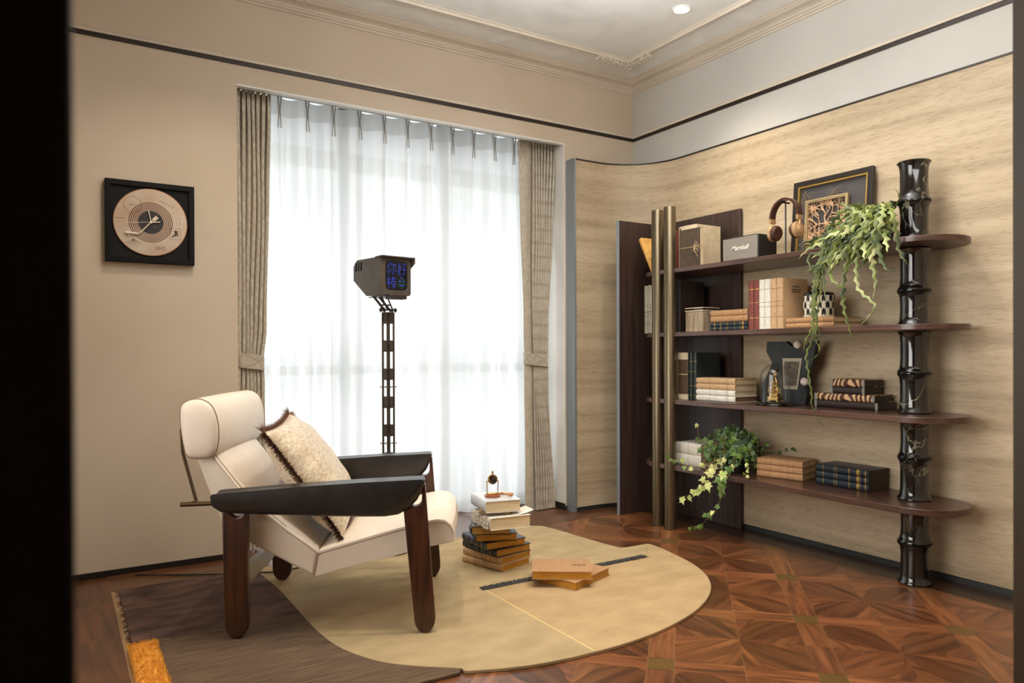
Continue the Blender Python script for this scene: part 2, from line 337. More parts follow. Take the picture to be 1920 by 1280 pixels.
# ------------------------------------------------------------------ the room
X0, X1, Y0, Y1, ZC = -.6, 3.46, .55, 3.93, 2.92
WX0, WX1, WZ = .784, 2.858, 2.437
b = MB(); b.box((X0 - .1, Y1, 0), (WX0, 4.32, 3)); b.box((WX1, Y1, 0), (X1 + .1, 4.32, 3)); b.box((WX0, Y1, WZ), (WX1, Y1 + .035, 3)); b.box((WX0, Y1 + .03, 2.62), (WX1, 4.32, 3))
struct('wall_window', b, 'plaster', smooth=False)
b = MB(); b.box((X1, -1.7, 0), (X1 + .1, 4.32, 3)); struct('wall_right', b, 'plaster_up', smooth=False)
b = MB(); b.box((X0 - .1, -1.7, 0), (X0, 4.32, 3)); struct('wall_left', b, 'plaster', smooth=False)
b = MB(); b.box((1.27, .34, 0), (X1, .55, 3)); b.box((X0, .34, 0), (-.35, .55, 3)); b.box((-.35, .34, 2.3), (1.27, .55, 3)); struct('wall_front', b, 'plaster', smooth=False)
b = MB(); b.box((X0 - .1, -1.8, 0), (X1 + .1, -1.7, 3)); struct('wall_hall', b, 'plaster', smooth=False)
b = MB(); b.box((X0 - .1, -1.8, ZC), (X1 + .1, 4.32, ZC + .1)); struct('ceiling', b, 'ceil', smooth=False)
# door frame the camera looks through
d = thing('door_1', None, None); d['kind'] = 'structure'
b = MB(); b.box((-.36, .285, 0), (.0045, .33, 2.3)); b.box((-.36, .33, 0), (-.02, .57, 2.3)); obj('door_leaf', b, 'jambdark', d, bevel=.003)
b = MB(); b.box((1.186, .30, 0), (1.28, .52, 2.3)); b.box((-.36, .30, 2.26), (1.28, .57, 2.34)); obj('door_frame', b, 'jamb', d, bevel=.003)

def loop_profile(rect, prof, mi=0):
    b = MB(); x0, y0, x1, y1 = rect; vs = []
    for dd, z in prof: vs += [(x0 + dd, y0 + dd, z), (x1 - dd, y0 + dd, z), (x1 - dd, y1 - dd, z), (x0 + dd, y1 - dd, z)]
    fs = []; n = len(prof)
    for j in range(n):
        k = (j + 1) % n
        for i in range(4): fs.append((j * 4 + i, j * 4 + (i + 1) % 4, k * 4 + (i + 1) % 4, k * 4 + i))
    b.add(vs, fs, mi); return b
R = (X0, Y0, X1, Y1)
corn = [(0, 2.862), (.008, 2.862), (.012, 2.868), (.012, 2.872), (.02, 2.872), (.026, 2.878), (.026, 2.883), (.034, 2.883)] + \
       [(.034 + .045 * (1 - cos(t * pi / 12)), 2.883 + .018 * sin(t * pi / 12)) for t in range(1, 7)] + \
       [(.086, 2.901), (.086, 2.905), (.094, 2.906), (.1, 2.911), (.108, 2.911), (.112, 2.915), (.125, 2.9198), (0, 2.9198)]
struct('trim_1', loop_profile(R, corn), 'mould', smooth=False)
struct('trim_2', loop_profile(R, [(0, 2.533), (.007, 2.533), (.007, 2.553), (0, 2.553)]), 'blackstrip', smooth=False)
struct('trim_3', loop_profile(R, [(0, 2.5535), (.012, 2.5535), (.012, 2.566), (.006, 2.574), (0, 2.574)]), 'mould', smooth=False)
RM = (.2, .9, 3.135, 3.598)
struct('trim_4', loop_profile(RM, [(0, ZC - .0005), (0, ZC - .012), (.006, ZC - .016), (.011, ZC - .010), (.016, ZC - .010), (.02, ZC - .022), (.03, ZC - .022), (.035, ZC - .01), (.042, ZC - .006), (.042, ZC - .0005)]), 'mould', smooth=False)
# carved corner ornament on the ceiling moulding
b = MB(); random.seed(3)
def leafblob(x, y, a, L, w):
    for t in range(5):
        u = t / 4; r = w * (1 - .6 * u) * (.6 + .4 * sin(pi * (u + .2)))
        b.sphere((x + cos(a) * L * u, y + sin(a) * L * u, ZC - .024 - .014 * sin(pi * u)), r, n=5, sc=(1, 1, .9))
for i in range(26):
    t = i / 25
    if t < .5: px, py, da = 2.88 + .245 * t * 2, 3.578, pi
    else: px, py, da = 3.122, 3.59 - .2 * (t - .5) * 2, -pi / 2
    for s_ in (-1, 1):
        leafblob(px + random.uniform(-.006, .006), py + random.uniform(-.006, .006), da + s_ * random.uniform(.5, 1.1), random.uniform(.024, .046), random.uniform(.007, .012))
for k in range(7): leafblob(3.125, 3.595, pi / 4 + (k - 3) * .35, .05, .011)
for cx, cy in ((2.98, 3.585), (3.06, 3.588), (3.124, 3.5), (3.124, 3.44), (3.12, 3.58)):
    b.tube([(cx + .014 * cos(t * .7) * (1 - t / 12), cy + .014 * sin(t * .7) * (1 - t / 12), ZC - .036) for t in range(11)], .006, 6)
obj_orn = struct('trim_5', b, 'mould')

# downlights
def downlight(x, y, vis=True, lab='round recessed downlight in the ceiling near the corner moulding'):
    t = thing('downlight', lab, 'ceiling light', (x, y, ZC))
    m = MB(); m.lathe([(.042, 0), (.052, 0), (.052, -.004), (.044, -.006), (.040, -.002)], n=32, caps=False); obj('trim_ring', m, 'white', t)
    m = MB(); m.lathe([(.0001, -.0015), (.040, -.0018)], n=32, caps=False); obj('lens', m, 'lamp_glow', t)
downlight(2.896, 2.892)

# ---- floor: 45 degree tiles with petals, brass squares, cross strips, border boards
class Poly:
    def __init__(s): s.items = []
def clip(poly, x0, y0, x1, y1):
    def cl(P, inside, inter):
        out = []
        for i in range(len(P)):
            a, c = P[i - 1], P[i]
            if inside(c):
                if not inside(a): out.append(inter(a, c))
                out.append(c)
            elif inside(a): out.append(inter(a, c))
        return out
    def ix(k, v): return lambda a, c: tuple(a[j] + (c[j] - a[j]) * (v - a[k]) / (c[k] - a[k]) for j in (0, 1))
    P = poly
    for k, v, s in ((0, x0, 1), (0, x1, -1), (1, y0, 1), (1, y1, -1)):
        if not P: return P
        P = cl(P, (lambda p, k=k, v=v, s=s: (p[k] - v) * s >= 0), ix(k, v))
    return P
FX0, FX1, FY0, FY1 = .203, 3.268, .55, 3.665
fl = MB(); fuv = {}; ftone = []
def piece(poly, ang, tone, z=.0, mi=0, bounds=(FX0 + .002, FY0, FX1 - .002, FY1 - .002)):
    P = clip(poly, *bounds)
    if len(P) < 3: return
    A = sum(P[i - 1][0] * P[i][1] - P[i][0] * P[i - 1][1] for i in range(len(P))) / 2
    if abs(A) < 2e-5: return
    if A < 0: P = P[::-1]
    ox, oy = random.uniform(0, 50), random.uniform(0, 50); o = len(fl.v)
    fl.add([(p[0], p[1], z) for p in P], [tuple(range(len(P)))], mi)
    for i, p in enumerate(P): fuv[o + i] = (p[0] * cos(ang) + p[1] * sin(ang) + ox, -p[0] * sin(ang) + p[1] * cos(ang) + oy)
    ftone.append(tone)
def base_quad(x0, y0, x1, y1, z, mi): 
    o = len(fl.v); fl.add([(x0, y0, z), (x1, y0, z), (x1, y1, z), (x0, y1, z)], [(0, 1, 2, 3)], mi); ftone.append((1, 1, 1))
    for i in range(4): fuv[o + i] = (0, 0)
base_quad(X0 - .1, -1.8, X1 + .1, 4.36, -.002, 1)
P_ = .5438; H_ = P_ / 2; A0 = (2.485, 1.818); s2 = sqrt(.5); wS = .044; g = .0009
random.seed(11)
def T2(a, c, node):  # tile-local (u along +x+y, v along -x+y)
    return (node[0] + (a - c) * s2, node[1] + (a + c) * s2)
def tn(lo, hi): 
    k = random.uniform(lo, hi); return (k, k * random.uniform(.95, 1.03), k * random.uniform(.9, 1.03))
for i in range(-6, 7):
    for j in range(-6, 7):
        nd = (A0[0] + .3845 * (i + j), A0[1] + .3845 * (i - j))
        if not (-.4 < nd[0] < 4 and -.2 < nd[1] < 4.3): continue
        w = wS - g
        piece([T2(*p, nd) for p in ((-w, -w), (w, -w), (w, w), (-w, w))], 0, (1, 1, 1), mi=2)
        for q in range(4):
            rot = lambda a, c: [(a, c), (-c, a), (-a, -c), (c, -a)][q]
            ang = pi / 4 + q * pi / 2
            piece([T2(*rot(*p), nd) for p in ((wS + g, -w), (H_ - g, -w), (H_ - g, w), (wS + g, w))], ang, tn(.95, 1.25))
            lo, hi = wS + g, H_ - g; D = (hi - lo) * sqrt(2)
            def prof(t):
                tt = (t - .06) / .94
                return min(.084 * sin(pi * tt ** .66) ** .85, .94 * D * t) if 0 < tt < 1 else 0
            def pt(t, s, e=0):
                dd = lo * sqrt(2) + D * t; wv = (prof(t) + e) * s; return ((dd * s2 - wv * s2), (dd * s2 + wv * s2))
            ts = [0, .06, .068, .08, .1, .13] + [.17 + k * .83 / 13 for k in range(14)]
            pe = [pt(t, 1) for t in ts] + [pt(t, -1) for t in ts[::-1][1:-1]]
            dark = random.random() < .72
            piece([T2(*rot(*p), nd) for p in pe], ang + pi / 4 + random.uniform(-.15, .15), tn(.46, .62) if dark else tn(.75, .95))
            e = .0009
            up = [pt(t, 1, e) for t in ts] + [(lo, hi)]
            dn = [pt(t, -1, e) for t in ts] + [(hi, lo)]
            piece([T2(*rot(*p), nd) for p in up], ang + random.choice((.35, 1.1)), tn(.72, 1.05))
            piece([T2(*rot(*p), nd) for p in dn], ang + random.choice((.5, 1.2)), tn(.72, 1.05))
bd = (X0 - .1, -1.8, X1 + .1, 4.36)
piece([(FX1 + .002, FY0), (X1 + .1, FY0), (X1 + .1, 4.36), (FX1 + .002, 4.36)], pi / 2, (.2, .18, .18), bounds=bd)
piece([(FX0 - .01, FY1 + .004), (FX1, FY1 + .004), (FX1, 4.36), (FX0 - .01, 4.36)], 0, (.62, .62, .6), bounds=bd)
for k in range(9):
    ya = .55 + k * .42; piece([(X0 - .1, ya), (FX0 - .012, ya), (FX0 - .012, ya + .418), (X0 - .1, ya + .418)], pi / 2 + .05 * (k % 2), tn(.42, .6), bounds=bd)
for k in range(8): piece([(X0 - .1, -1.8 + k * .295), (X1 + .1, -1.8 + k * .295), (X1 + .1, -1.508 + k * .295), (X0 - .1, -1.508 + k * .295)], 0, tn(.6, .9), bounds=bd)
fo = struct('floor', fl, ['parquet', 'grout', 'inlay'], smooth=False, uvs=lambda fi, vi: fuv[vi])
ca = fo.data.attributes.new('tone', 'FLOAT_COLOR', 'FACE')
for i, t in enumerate(ftone): ca.data[i].color = (*t, 1)

# ---- skirtings
b = MB(); b.box((X0, Y1 - .006, 0), (WX0, Y1, .028)); b.box((2.852, Y1 - .006, 0), (2.88, Y1, .028)); b.box((WX1 - .006, Y1, 0), (WX1, 4.3, .045)); struct('baseboard_window', b, 'skirt', smooth=False)
# ---- curved travertine cladding
def path_clad(off=0.0):
    r = .38
    return [(2.882, 3.84 + off), (3.07 - 0, 3.84 + off)] + [(x, y) for x, y in arc(3.07, 3.46, r + off, pi / 2, 0, 16)][1:] + [(3.45 + off, .62)]
b = MB(); pf = path_clad(0); pb_ = [(2.882, 3.929), (3.07, 3.929)] + [(3.459, 3.929)] * 16 + [(3.459, .62)]
b.xy(pf + [(3.4595, .62), (3.4595, 3.9295), (2.882, 3.9295)], .03, 2.312)
struct('wall_travertine', b, 'trav', angle=30)
b = MB(); b.xy(path_clad(-.004) + [(3.4595, .62), (3.4595, 3.9295), (2.882, 3.9295)], 2.312, 2.321); struct('trim_6', b, 'blackstrip')
b = MB(); b.xy(path_clad(.004) + [(3.4595, .62), (3.4595, 3.9295), (2.882, 3.9295)], 0, .03); struct('baseboard_right', b, 'skirtgrey')
b = MB(); b.box((2.869, 3.834, 0), (2.882, 3.9295, 2.321)); struct('trim_7', b, 'steel', smooth=False)

# ---- window, glass
wn = thing('window_1', None, None); wn['kind'] = 'structure'
b = MB()
for x in (WX0 - .02, 1.46, 2.14, WX1 - .04): b.box((x, 4.325, 0), (x + .06, 4.38, 2.56))
for z in (0, .92, 2.57): b.box((WX0, 4.325, z), (WX1, 4.38, z + .055))
obj('window_frame', b, pm('window frame grey', S(120, 120, 118), rough=.5), wn, smooth=False)
b = MB(); b.box((WX0, 4.35, .0), (WX1, 4.356, 2.6)); obj('glass_pane', b, 'glass', wn, smooth=False)
b = MB(); b.box((WX0 - .3, 4.42, 2.18), (WX1 + .3, 4.9, 2.3)); struct('trim_8', b, 'white', smooth=False)
b = MB(); b.box((WX0, Y1 - .001, 2.427), (WX1, Y1 + .036, 2.4365)); struct('trim_9', b, 'white', smooth=False)
b = MB(); b.box((2.852, Y1 - .001, .045), (2.8575, 4.3, 2.427)); struct('trim_10', b, 'white', smooth=False)
# ---- curtain rails
t = thing('curtain_track', 'white double curtain track above the sheer and drapes', 'curtain rail', (0, 0, 0))
b = MB(); b.box((WX0 + .005, 4.18, 2.503), (WX1 - .005, 4.215, 2.53)); b.box((WX0 + .005, 4.195, 2.53), (WX1 - .005, 4.2, 2.62)); obj('sheer_rail', b, 'white', t, bevel=.002)
b = MB(); b.box((WX0 + .005, 4.02, 2.452), (WX1 - .005, 4.055, 2.476)); b.box((WX0 + .005, 4.035, 2.476), (WX1 - .005, 4.04, 2.62)); obj('drape_rail', b, 'greymetal', t, bevel=.002)

# ---- sheer curtain
t = thing('sheer_curtain', 'floor-length white sheer curtain with pinch pleats across the window', 'curtain', (0, 0, 0))
SX0, SX1, SN = .80, 2.845, 13.2; ph = [random.uniform(0, 6.28) for _ in range(6)]
def sheerY(u, v):
    x = SX0 + (SX1 - SX0) * u; z = .012 + 2.486 * v; c = (u * SN + .35) % 1; c = min(c, 1 - c)
    pin = math.exp(-(c / (.05 + .05 * (1 - v))) ** 2)
    top = max(0, (v - .9) / .1); k = 1 - top * .4
    y = 4.19 - .020 * pin + k * .028 * cos(2 * pi * u * SN) + (1 - top) * (.012 * sin(2 * pi * u * SN * .37 + ph[0] + v * .6) + .009 * sin(2 * pi * u * SN * 2.1 + ph[1] - v))
    z += -.007 * sin(pi * ((u * SN + .35) % 1)) * (v ** 8) if v > .6 else 0
    return (x, y, z)
b = MB(); b.surf(420, 26, lambda u, v: sheerY(u, v * .958)); obj('sheer_panel', b, 'sheer', t)
b = MB(); b.surf(420, 6, lambda u, v: sheerY(u, .958 + .042 * v)); obj('header_band', b, 'sheerhem', t)
for k in range(13):
    b = MB(); u = (k + .65) / SN
    for sgn in (-1, 1):
        b.tube([Vector(sheerY(u, v)) + Vector((sgn * w, -.012, 0)) for v, w in ((.998, .011), (.975, .004), (.962, .002), (.945, .006), (.925, .008))], .0035, 6)
    obj('pinch_pleat', b, 'sheerhem', t)

# ---- drapes
def drape(name, label, keys, n, flat, zt, cy, tie_l):
    # keys: list of (z, xa, xb, amp)
    t = thing(name, label, 'curtain', (0, 0, 0))
    def at(z):
        ks = sorted(keys)
        for a, c in zip(ks, ks[1:]):
            if z <= c[0]:
                q = max(0, (z - a[0]) / (c[0] - a[0])); q = q * q * (3 - 2 * q); return [a[i] + (c[i] - a[i]) * q for i in range(4)]
        return ks[-1]
    NU = 260
    wid = 1.1
    def f(u, v):
        z = .006 + (zt - .006) * v; _, xa, xb, amp = at(z)
        if flat[0] <= u <= flat[1]: c = 0; dy = -amp * .9 * sin(pi * (u - flat[0]) / (flat[1] - flat[0]))
        else:
            q = u * n; dy = amp * cos(2 * pi * q + .25 * sin(z * 3))
        x = xa + (xb - xa) * u + (0 if flat[0] <= u <= flat[1] else .006 * sin(4 * pi * u * n))
        x += .003 * sin(z * 5 + u * 9)
        if v > .965: dy += .4 * amp * cos(4 * pi * u * n)
        return (x, cy + dy, z)
    b = MB(); b.surf(NU, 60, f)
    uvm = {}
    for j in range(60):
        for i in range(NU): uvm[j * NU + i] = (i / (NU - 1) * wid, j / 59 * zt)
    obj('drape_panel', b, 'drape', t, uvs=lambda fi, vi: uvm[vi], angle=80)
    xa, xb = at(1.01)[1:3]; b = MB(); m = (xa + xb) / 2; hw = (xb - xa) / 2 + .006
    def g(u, v):
        a = 2 * pi * u; return (m + hw * (abs(cos(a)) ** .7) * (1 if cos(a) > 0 else -1), cy + .03 * (abs(sin(a)) ** .7) * (1 if sin(a) > 0 else -1), tie_l + .078 * v - .012 * cos(a))
    b.surf(48, 4, g, closed_u=True); obj('tieback', b, M['drape_tie'], t, uvs=lambda fi, vi: (vi % 48 / 48 * .4, vi // 48 * .03))
M['drape_tie'] = M['drape']
drape('drape', 'taupe patterned drape tied back on the left side of the window', [(0, .80, .965, .018), (.9, .80, .94, .014), (1.0, .803, .932, .012), (1.2, .80, .95, .014), (1.9, .80, .972, .018), (2.45, .795, .978, .02)], 7, (-2, -1), 2.446, 4.035, .968)
drape('drape', 'taupe patterned drape tied back on the right side of the window', [(0, 2.605, 2.838, .022), (.9, 2.605, 2.79, .014), (1.0, 2.608, 2.785, .012), (1.2, 2.6, 2.79, .014), (1.9, 2.575, 2.835, .018), (2.45, 2.565, 2.852, .02)], 12, (0, .32), 2.442, 4.035, .962)

# ------------------------------------------------------------------ rug
t = thing('area_rug', 'large irregular rug of sand, plum and umber pile under the armchair', 'rug', (0, 0, 0))
arcp = [(2.697, 2.966), (2.712, 2.95), (2.705, 2.86), (2.688, 2.77), (2.637, 2.568), (2.553, 2.40), (2.45, 2.275), (2.336, 2.186), (2.22, 2.12), (2.10, 2.07), (1.92, 2.02), (1.739, 1.996), (1.578, 1.994), (1.427, 2.006), (1.304, 2.03), (1.192, 2.069), (1.122, 2.10)]
topr = [(2.0, 3.64), (2.30, 3.648), (2.412, 3.645), (2.455, 3.61), (2.475, 3.5), (2.49, 3.3), (2.51, 3.1), (2.53, 2.99), (2.56, 2.972)]
arcs = [tuple(p)[:2] for p in catmull([(x, y, 0) for x, y in arcp], 4)]
bnd = [tuple(p)[:2] for p in catmull([(x, y, 0) for x, y in [(.785, 3.64), (.80, 3.544), (.818, 3.284), (.817, 2.925), (.819, 2.676), (.839, 2.506), (.9, 2.345), (.984, 2.239), (1.122, 2.125)]], 5)]
ki = min(range(len(bnd)), key=lambda i: abs(bnd[i][1] - 2.915))
seam = [(1.58, 2.76), (1.576, 2.0)]
th = .012
b = MB()
b.xy([(.217, 3.62), (.24, 3.64)] + bnd[:ki + 1] + [(.217, 2.935)], .0005, th, 0)
b.xy([(.217, 2.935)] + bnd[ki:] + [(1.10, 2.10), (.94, 2.105), (.5, 2.15), (.22, 2.2)], .0005, th - .001, 1)
ks = min(range(len(arcs)), key=lambda i: abs(arcs[i][0] - 1.578) + (arcs[i][1] > 2.3) * 9)
bar_l, bar_r, by0, by1 = 1.575, 2.52, 2.765, 2.802
b.xy(bnd + arcs[ks:][::-1][0:] + [(1.578, by0)] + [(bar_l, 2.8), (bar_r, 2.8)] + topr[::-1] + [(1.4, 3.64)] , .0005, th, 3) if False else None
left = bnd[::-1] + [(1.4, 3.64)] + topr + [arcs[0]] + [(bar_r + .02, 2.79), (1.578, 2.79)] + arcs[ks:]
b.xy(left, .0005, th, 3)
b.xy(arcs[:ks + 1] + [(1.578, 2.79), (bar_r + .02, 2.79)], .0005, th, 2)
b.xy([(1.576, 2.78), (1.581, 2.78), (1.580, 2.0), (1.575, 2.0)], th - .002, th + .0015, 4)
obj('rug_pile', b, ['plum', 'umber', 'sand', 'sand2', 'goldline'], t, bevel=.003, seg=2)
b = MB(); random.seed(5)
def tuft_patch(b, x0, x1, y0, y1, h, n, w, mi=0, lean=.006):
    for _ in range(n):
        x, y = random.uniform(x0, x1), random.uniform(y0, y1); a = random.uniform(0, 2 * pi); hh = h * random.uniform(.6, 1.1)
        dx, dy = random.uniform(-lean, lean), random.uniform(-lean, lean)
        b.add([(x - w * cos(a), y - w * sin(a), th), (x + w * cos(a), y + w * sin(a), th), (x + dx, y + dy, th + hh)], [(0, 1, 2)], mi)
b.xy([(.205, 2.9), (.288, 2.905), (.292, 2.2), (.205, 2.2)], .002, th + .006)
tuft_patch(b, .2, .295, 2.2, 2.91, .018, 5200, .0022); obj('shag_stripe', b, 'shag', t, smooth=False)
b = MB(); b.xy([(bar_l, by0), (bar_r, by0 + .01), (bar_r, by1 + .008), (bar_l, by1)], .002, th + .003)
tuft_patch(b, bar_l - .008, bar_r + .008, by0 - .002, by1 + .006, .008, 4000, .002, lean=.003); obj('slate_stripe', b, 'greypile', t, smooth=False)
b = MB()
for _ in range(26):
    y = random.uniform(2.95, 3.6); x = .216; b.tube([(x, y, .008), (x - random.uniform(.004, .014), y + random.uniform(-.01, .01), .004), (x - random.uniform(.01, .02), y + random.uniform(-.014, .014), .002)], .0012, 4)
obj('loose_threads', b, 'ivory', t)['kind'] = 'stuff'

# ------------------------------------------------------------------ armchair
CH = thing('armchair', 'cream leather lounge armchair with charcoal sling arms and dark walnut legs', 'armchair', (1.016, 2.933, th), radians(-27.8))
def puffed(top, bot, hw, puff, mi=0, nst=18, rnd=.02):
    """side profile top[] (x,z) & bot[] (x,z) lofted across y with a soft crown"""
    mb = MB(); n = len(top); ring = []
    prof = top + bot[::-1]
    cx = sum(p[0] for p in prof) / len(prof); cz = sum(p[1] for p in prof) / len(prof)
    nrm = []
    for i in range(n):
        a = top[max(0, i - 1)]; c = top[min(n - 1, i + 1)]; dx, dz = c[0] - a[0], c[1] - a[1]; l = hypot(dx, dz) or 1
        nx, nz = -dz / l, dx / l
        if nz < 0 and abs(nz) > abs(nx): nx, nz = -nx, -nz
        nrm.append((nx, nz))
    st = [-1 + 2 * i / nst for i in range(nst + 1)]
    ys = []
    for s_ in st: ys.append((s_ * hw, 1 - abs(s_) ** 4))
    ys = [(-hw, -.0)] + [(-hw + rnd * (1 - cos(k * pi / 8)) , .0 + 0) for k in ()] + ys[1:-1] + [(hw, 0)]
    vs = []
    for y, kf in ys:
        for i, (x, z) in enumerate(top):
            e = min(1, i / 1.5, (n - 1 - i) / 1.5)
            vs.append((x + nrm[i][0] * puff * kf * e, y, z + nrm[i][1] * puff * kf * e))
        for x, z in bot[::-1]: vs.append((x, y, z))
    m = len(prof); fs = []
    for j in range(len(ys) - 1):
        for i in range(m): fs.append((j * m + i, j * m + (i + 1) % m, (j + 1) * m + (i + 1) % m, (j + 1) * m + i))
    fs += [tuple(range(m))[::-1], tuple(range((len(ys) - 1) * m, len(ys) * m))]
    mb.add(vs, fs, mi); return mb
def lerp(P, n):
    out = []
    for a, c in zip(P, P[1:]):
        for k in range(n): out.append((a[0] + (c[0] - a[0]) * k / n, a[1] + (c[1] - a[1]) * k / n))
    return out + [P[-1]]
hw = .283
z_ = -th
seat_top = lerp([(-.066, .293), (.10, .338), (.25, .378)], 3)[:-1] + [(.25, .378), (.33, .398), (.38, .406), (.41, .402), (.432, .384), (.443, .355), (.445, .320)]
seat_bot = [(-.082, .197), (.068, .235), (.19, .261), (.346, .300), (.445, .319)]
seat_bot = [(-.082, .197), (.0, .218), (.068, .235), (.13, .248), (.19, .261), (.27, .281), (.346, .300), (.40, .309), (.444, .318)]
back_top = lerp([(-.066, .293), (-.19, .385), (-.253, .44), (-.348, .525), (-.443, .650), (-.50, .745)], 2)
back_bot = lerp([(-.082, .197), (-.326, .332), (-.42, .403), (-.467, .526), (-.514, .652), (-.555, .735)], 2)
obj('seat', puffed(seat_top, seat_bot, hw, .022), 'cream', CH, bevel=.012, seg=3, angle=50)
obj('backrest', puffed(back_top[::-1], back_bot[::-1], hw, .018), 'cream', CH, bevel=.012, seg=3, angle=50)
for sy in (-1, 1):
    b = MB(); y = sy * (hw + .0012)
    b.tube([(x, y, z - .010) for x, z in seat_top[:-1]], .0013, 5); b.tube([(x + .004, y, z - .012) for x, z in back_top], .0013, 5)
    b.tube([(-.066, y, .285), (-.082, y, .2)], .0013, 5)
    b.tube([(x + .004, sy * (hw - .012), z + .001) for x, z in back_top[2:-1]], .0012, 5)
    obj('seam_piping', b, 'thread', CH)
# headrest: D profile lofted across, slightly bulged ends
hp = [(-.572, .71), (-.581, .77), (-.584, .84), (-.572, .866), (-.54, .880), (-.502, .878), (-.468, .852), (-.450, .80), (-.446, .745), (-.452, .700), (-.466, .672), (-.50, .662), (-.545, .664), (-.563, .678)]
hp = [(x + .028, z) for x, z in hp]
hp = [(p.x, p.y) for p in catmull([(x, z, 0) for x, z in hp + [hp[0]]], 3)][:-1]
hcx, hcz = -.484, .768
b = MB(); vs = []; st = []
HW = .318
for y, sc in ((-HW - .018, .50), (-HW - .014, .80), (-HW - .006, .94), (-HW + .006, 1.0), (-.2, 1.012), (0, 1.02), (.2, 1.012), (HW - .006, 1.0), (HW + .006, .94), (HW + .014, .80), (HW + .018, .50)):
    st.append((y, sc))
for y, sc in st: vs += [(hcx + (x - hcx) * sc + .0, y, hcz + (z - hcz) * sc - .010) for x, z in hp]
m = len(hp); fs = [(j * m + i, j * m + (i + 1) % m, (j + 1) * m + (i + 1) % m, (j + 1) * m + i) for j in range(len(st) - 1) for i in range(m)] + [tuple(range(m))[::-1], tuple(range((len(st) - 1) * m, len(st) * m))]
b.add(vs, fs); hr = obj('headrest', b, 'cream', CH, angle=70)
for y in (-HW + .003, HW - .003):
    b = MB(); b.tube([(hcx + (x - hcx) * 1.008, y, hcz + (z - hcz) * 1.008 - .010) for x, z in hp], .0014, 5, closed=True); obj('headrest_piping', b, 'thread', hr)
# arms: leather sling, thick rounded wedge
ao = [(-.434, .512), (-.428, .480), (-.40, .461), (-.35, .455), (-.114, .442), (.10, .434), (.19, .433), (.24, .440), (.28, .462), (.31, .495), (.332, .54), (.338, .566), (.332, .574), (.10, .566), (-.113, .552), (-.30, .535), (-.40, .526), (-.425, .522)]
for sy in (-1, 1):
    b = MB(); vs = []; yy = []
    for k in range(9):
        q = k / 8; yl = (.385 - .088 * q); s_ = sin(pi * min(1, q * 1.0)); yy.append(yl * sy)
    prof_n = len(ao)
    zs = [p[1] for p in ao]
    for k in range(9):
        q = k / 8; e = 1 - abs(2 * q - 1) ** 3.0; 
        for x, z in ao:
            tz = .545 + (x + .43) / .77 * .03
            # underside rises toward the inner side; top nearly flat
            sc = .55 + .45 * e
            vs.append((x * (.985 + .015 * e), yy[k], tz + (z - tz) * (1.0 if k in () else sc) ))
    m = prof_n; fs = [(j * m + i, j * m + (i + 1) % m, (j + 1) * m + (i + 1) % m, (j + 1) * m + i) for j in range(8) for i in range(m)] + [tuple(range(m))[::-1], tuple(range(8 * m, 9 * m))]
    b.add(vs, fs); obj('arm', b, 'armleather', CH, angle=60)
# legs: flat boards, rounded foot, U-cut top with two prongs
def legpoly(xl_t, xr_t, zt, xl_b, xr_b, cut, prong):
    out = []; r = (xr_b - xl_b) / 2; cxb = (xl_b + xr_b) / 2
    out += [(xl_t, zt - (.085 if prong == 'r' else 0))]
    out += [(cxb + r * cos(a), .055 + .055 * sin(a)) for a in [pi + pi * k / 12 for k in range(13)]]
    out += [(xr_t, zt)]
    cxt = cut[0]; rr = cut[1]; zc = cut[2]
    if prong == 'r': out += [(xr_t - .010, zt)] + [(cxt + rr * cos(a), zc + rr * 1.1 * sin(a)) for a in [0 - pi * k / 10 for k in range(11)]]
    else: out += [(cxt + rr * cos(a), zc + rr * 1.1 * sin(a)) for a in [0 - pi * k / 10 for k in range(11)]]
    return out
for sy in (-1, 1):
    y0, y1 = sy * .322, sy * .357
    pf_ = legpoly(.257, .338, .553, .296, .374, (.302, .024, .497), 'r')
    b = MB(); b.xz(pf_, y0, y1); obj('leg', b, 'legwood', CH, bevel=.006, seg=3)
    pr = legpoly(-.397, -.306, .475, -.389, -.305, (-.345, .026, .47), 'l')
    b = MB(); b.xz(pr, y0, y1); obj('leg', b, 'legwood', CH, bevel=.006, seg=3)
b = MB(); nn = 16
tp = [(-.325 + .65 * k / nn, .235 + .022 * abs(2 * k / nn - 1) ** 2) for k in range(nn + 1)]; bt = [(-.325 + .65 * k / nn, .168 + .006 * abs(2 * k / nn - 1)) for k in range(nn + 1)]
b.yz(tp + bt[::-1], -.352, -.325); obj('stretcher', b, 'greymetal', CH, bevel=.003)
b = MB(); b.yz([(y, z - .09) for y, z in tp] + [(y, z - .09) for y, z in bt[::-1]], .31, .337)
for sy in (-1, 1):
    b = MB(); b.tube([(-.38, sy * .335, .492), (-.548, sy * .335, .488)], .0085, 12); b.tube([(-.52, sy * .335, .489), (-.52, sy * .29, .489)], .004, 8); obj('rear_rod', b, 'rod', CH)
    b = MB(); pth = [(-.505, .492), (-.553, .672), (-.558, .76)]
    for (xa, za), (xb, zb) in zip(pth, pth[1:]): b.prism([(-.002, 0), (.002, 0)], lambda p: (0, 0, 0), lambda p: (0, 0, 0)) if False else b.box((-.002, -.011, 0), (.002, .011, hypot(xb - xa, zb - za) + .002), mat=Matrix.Translation((xa, sy * .30, za)) @ Matrix.Rotation(atan2(xb - xa, zb - za), 4, 'Y'))
    obj('headrest_bracket', b, 'rod', CH)

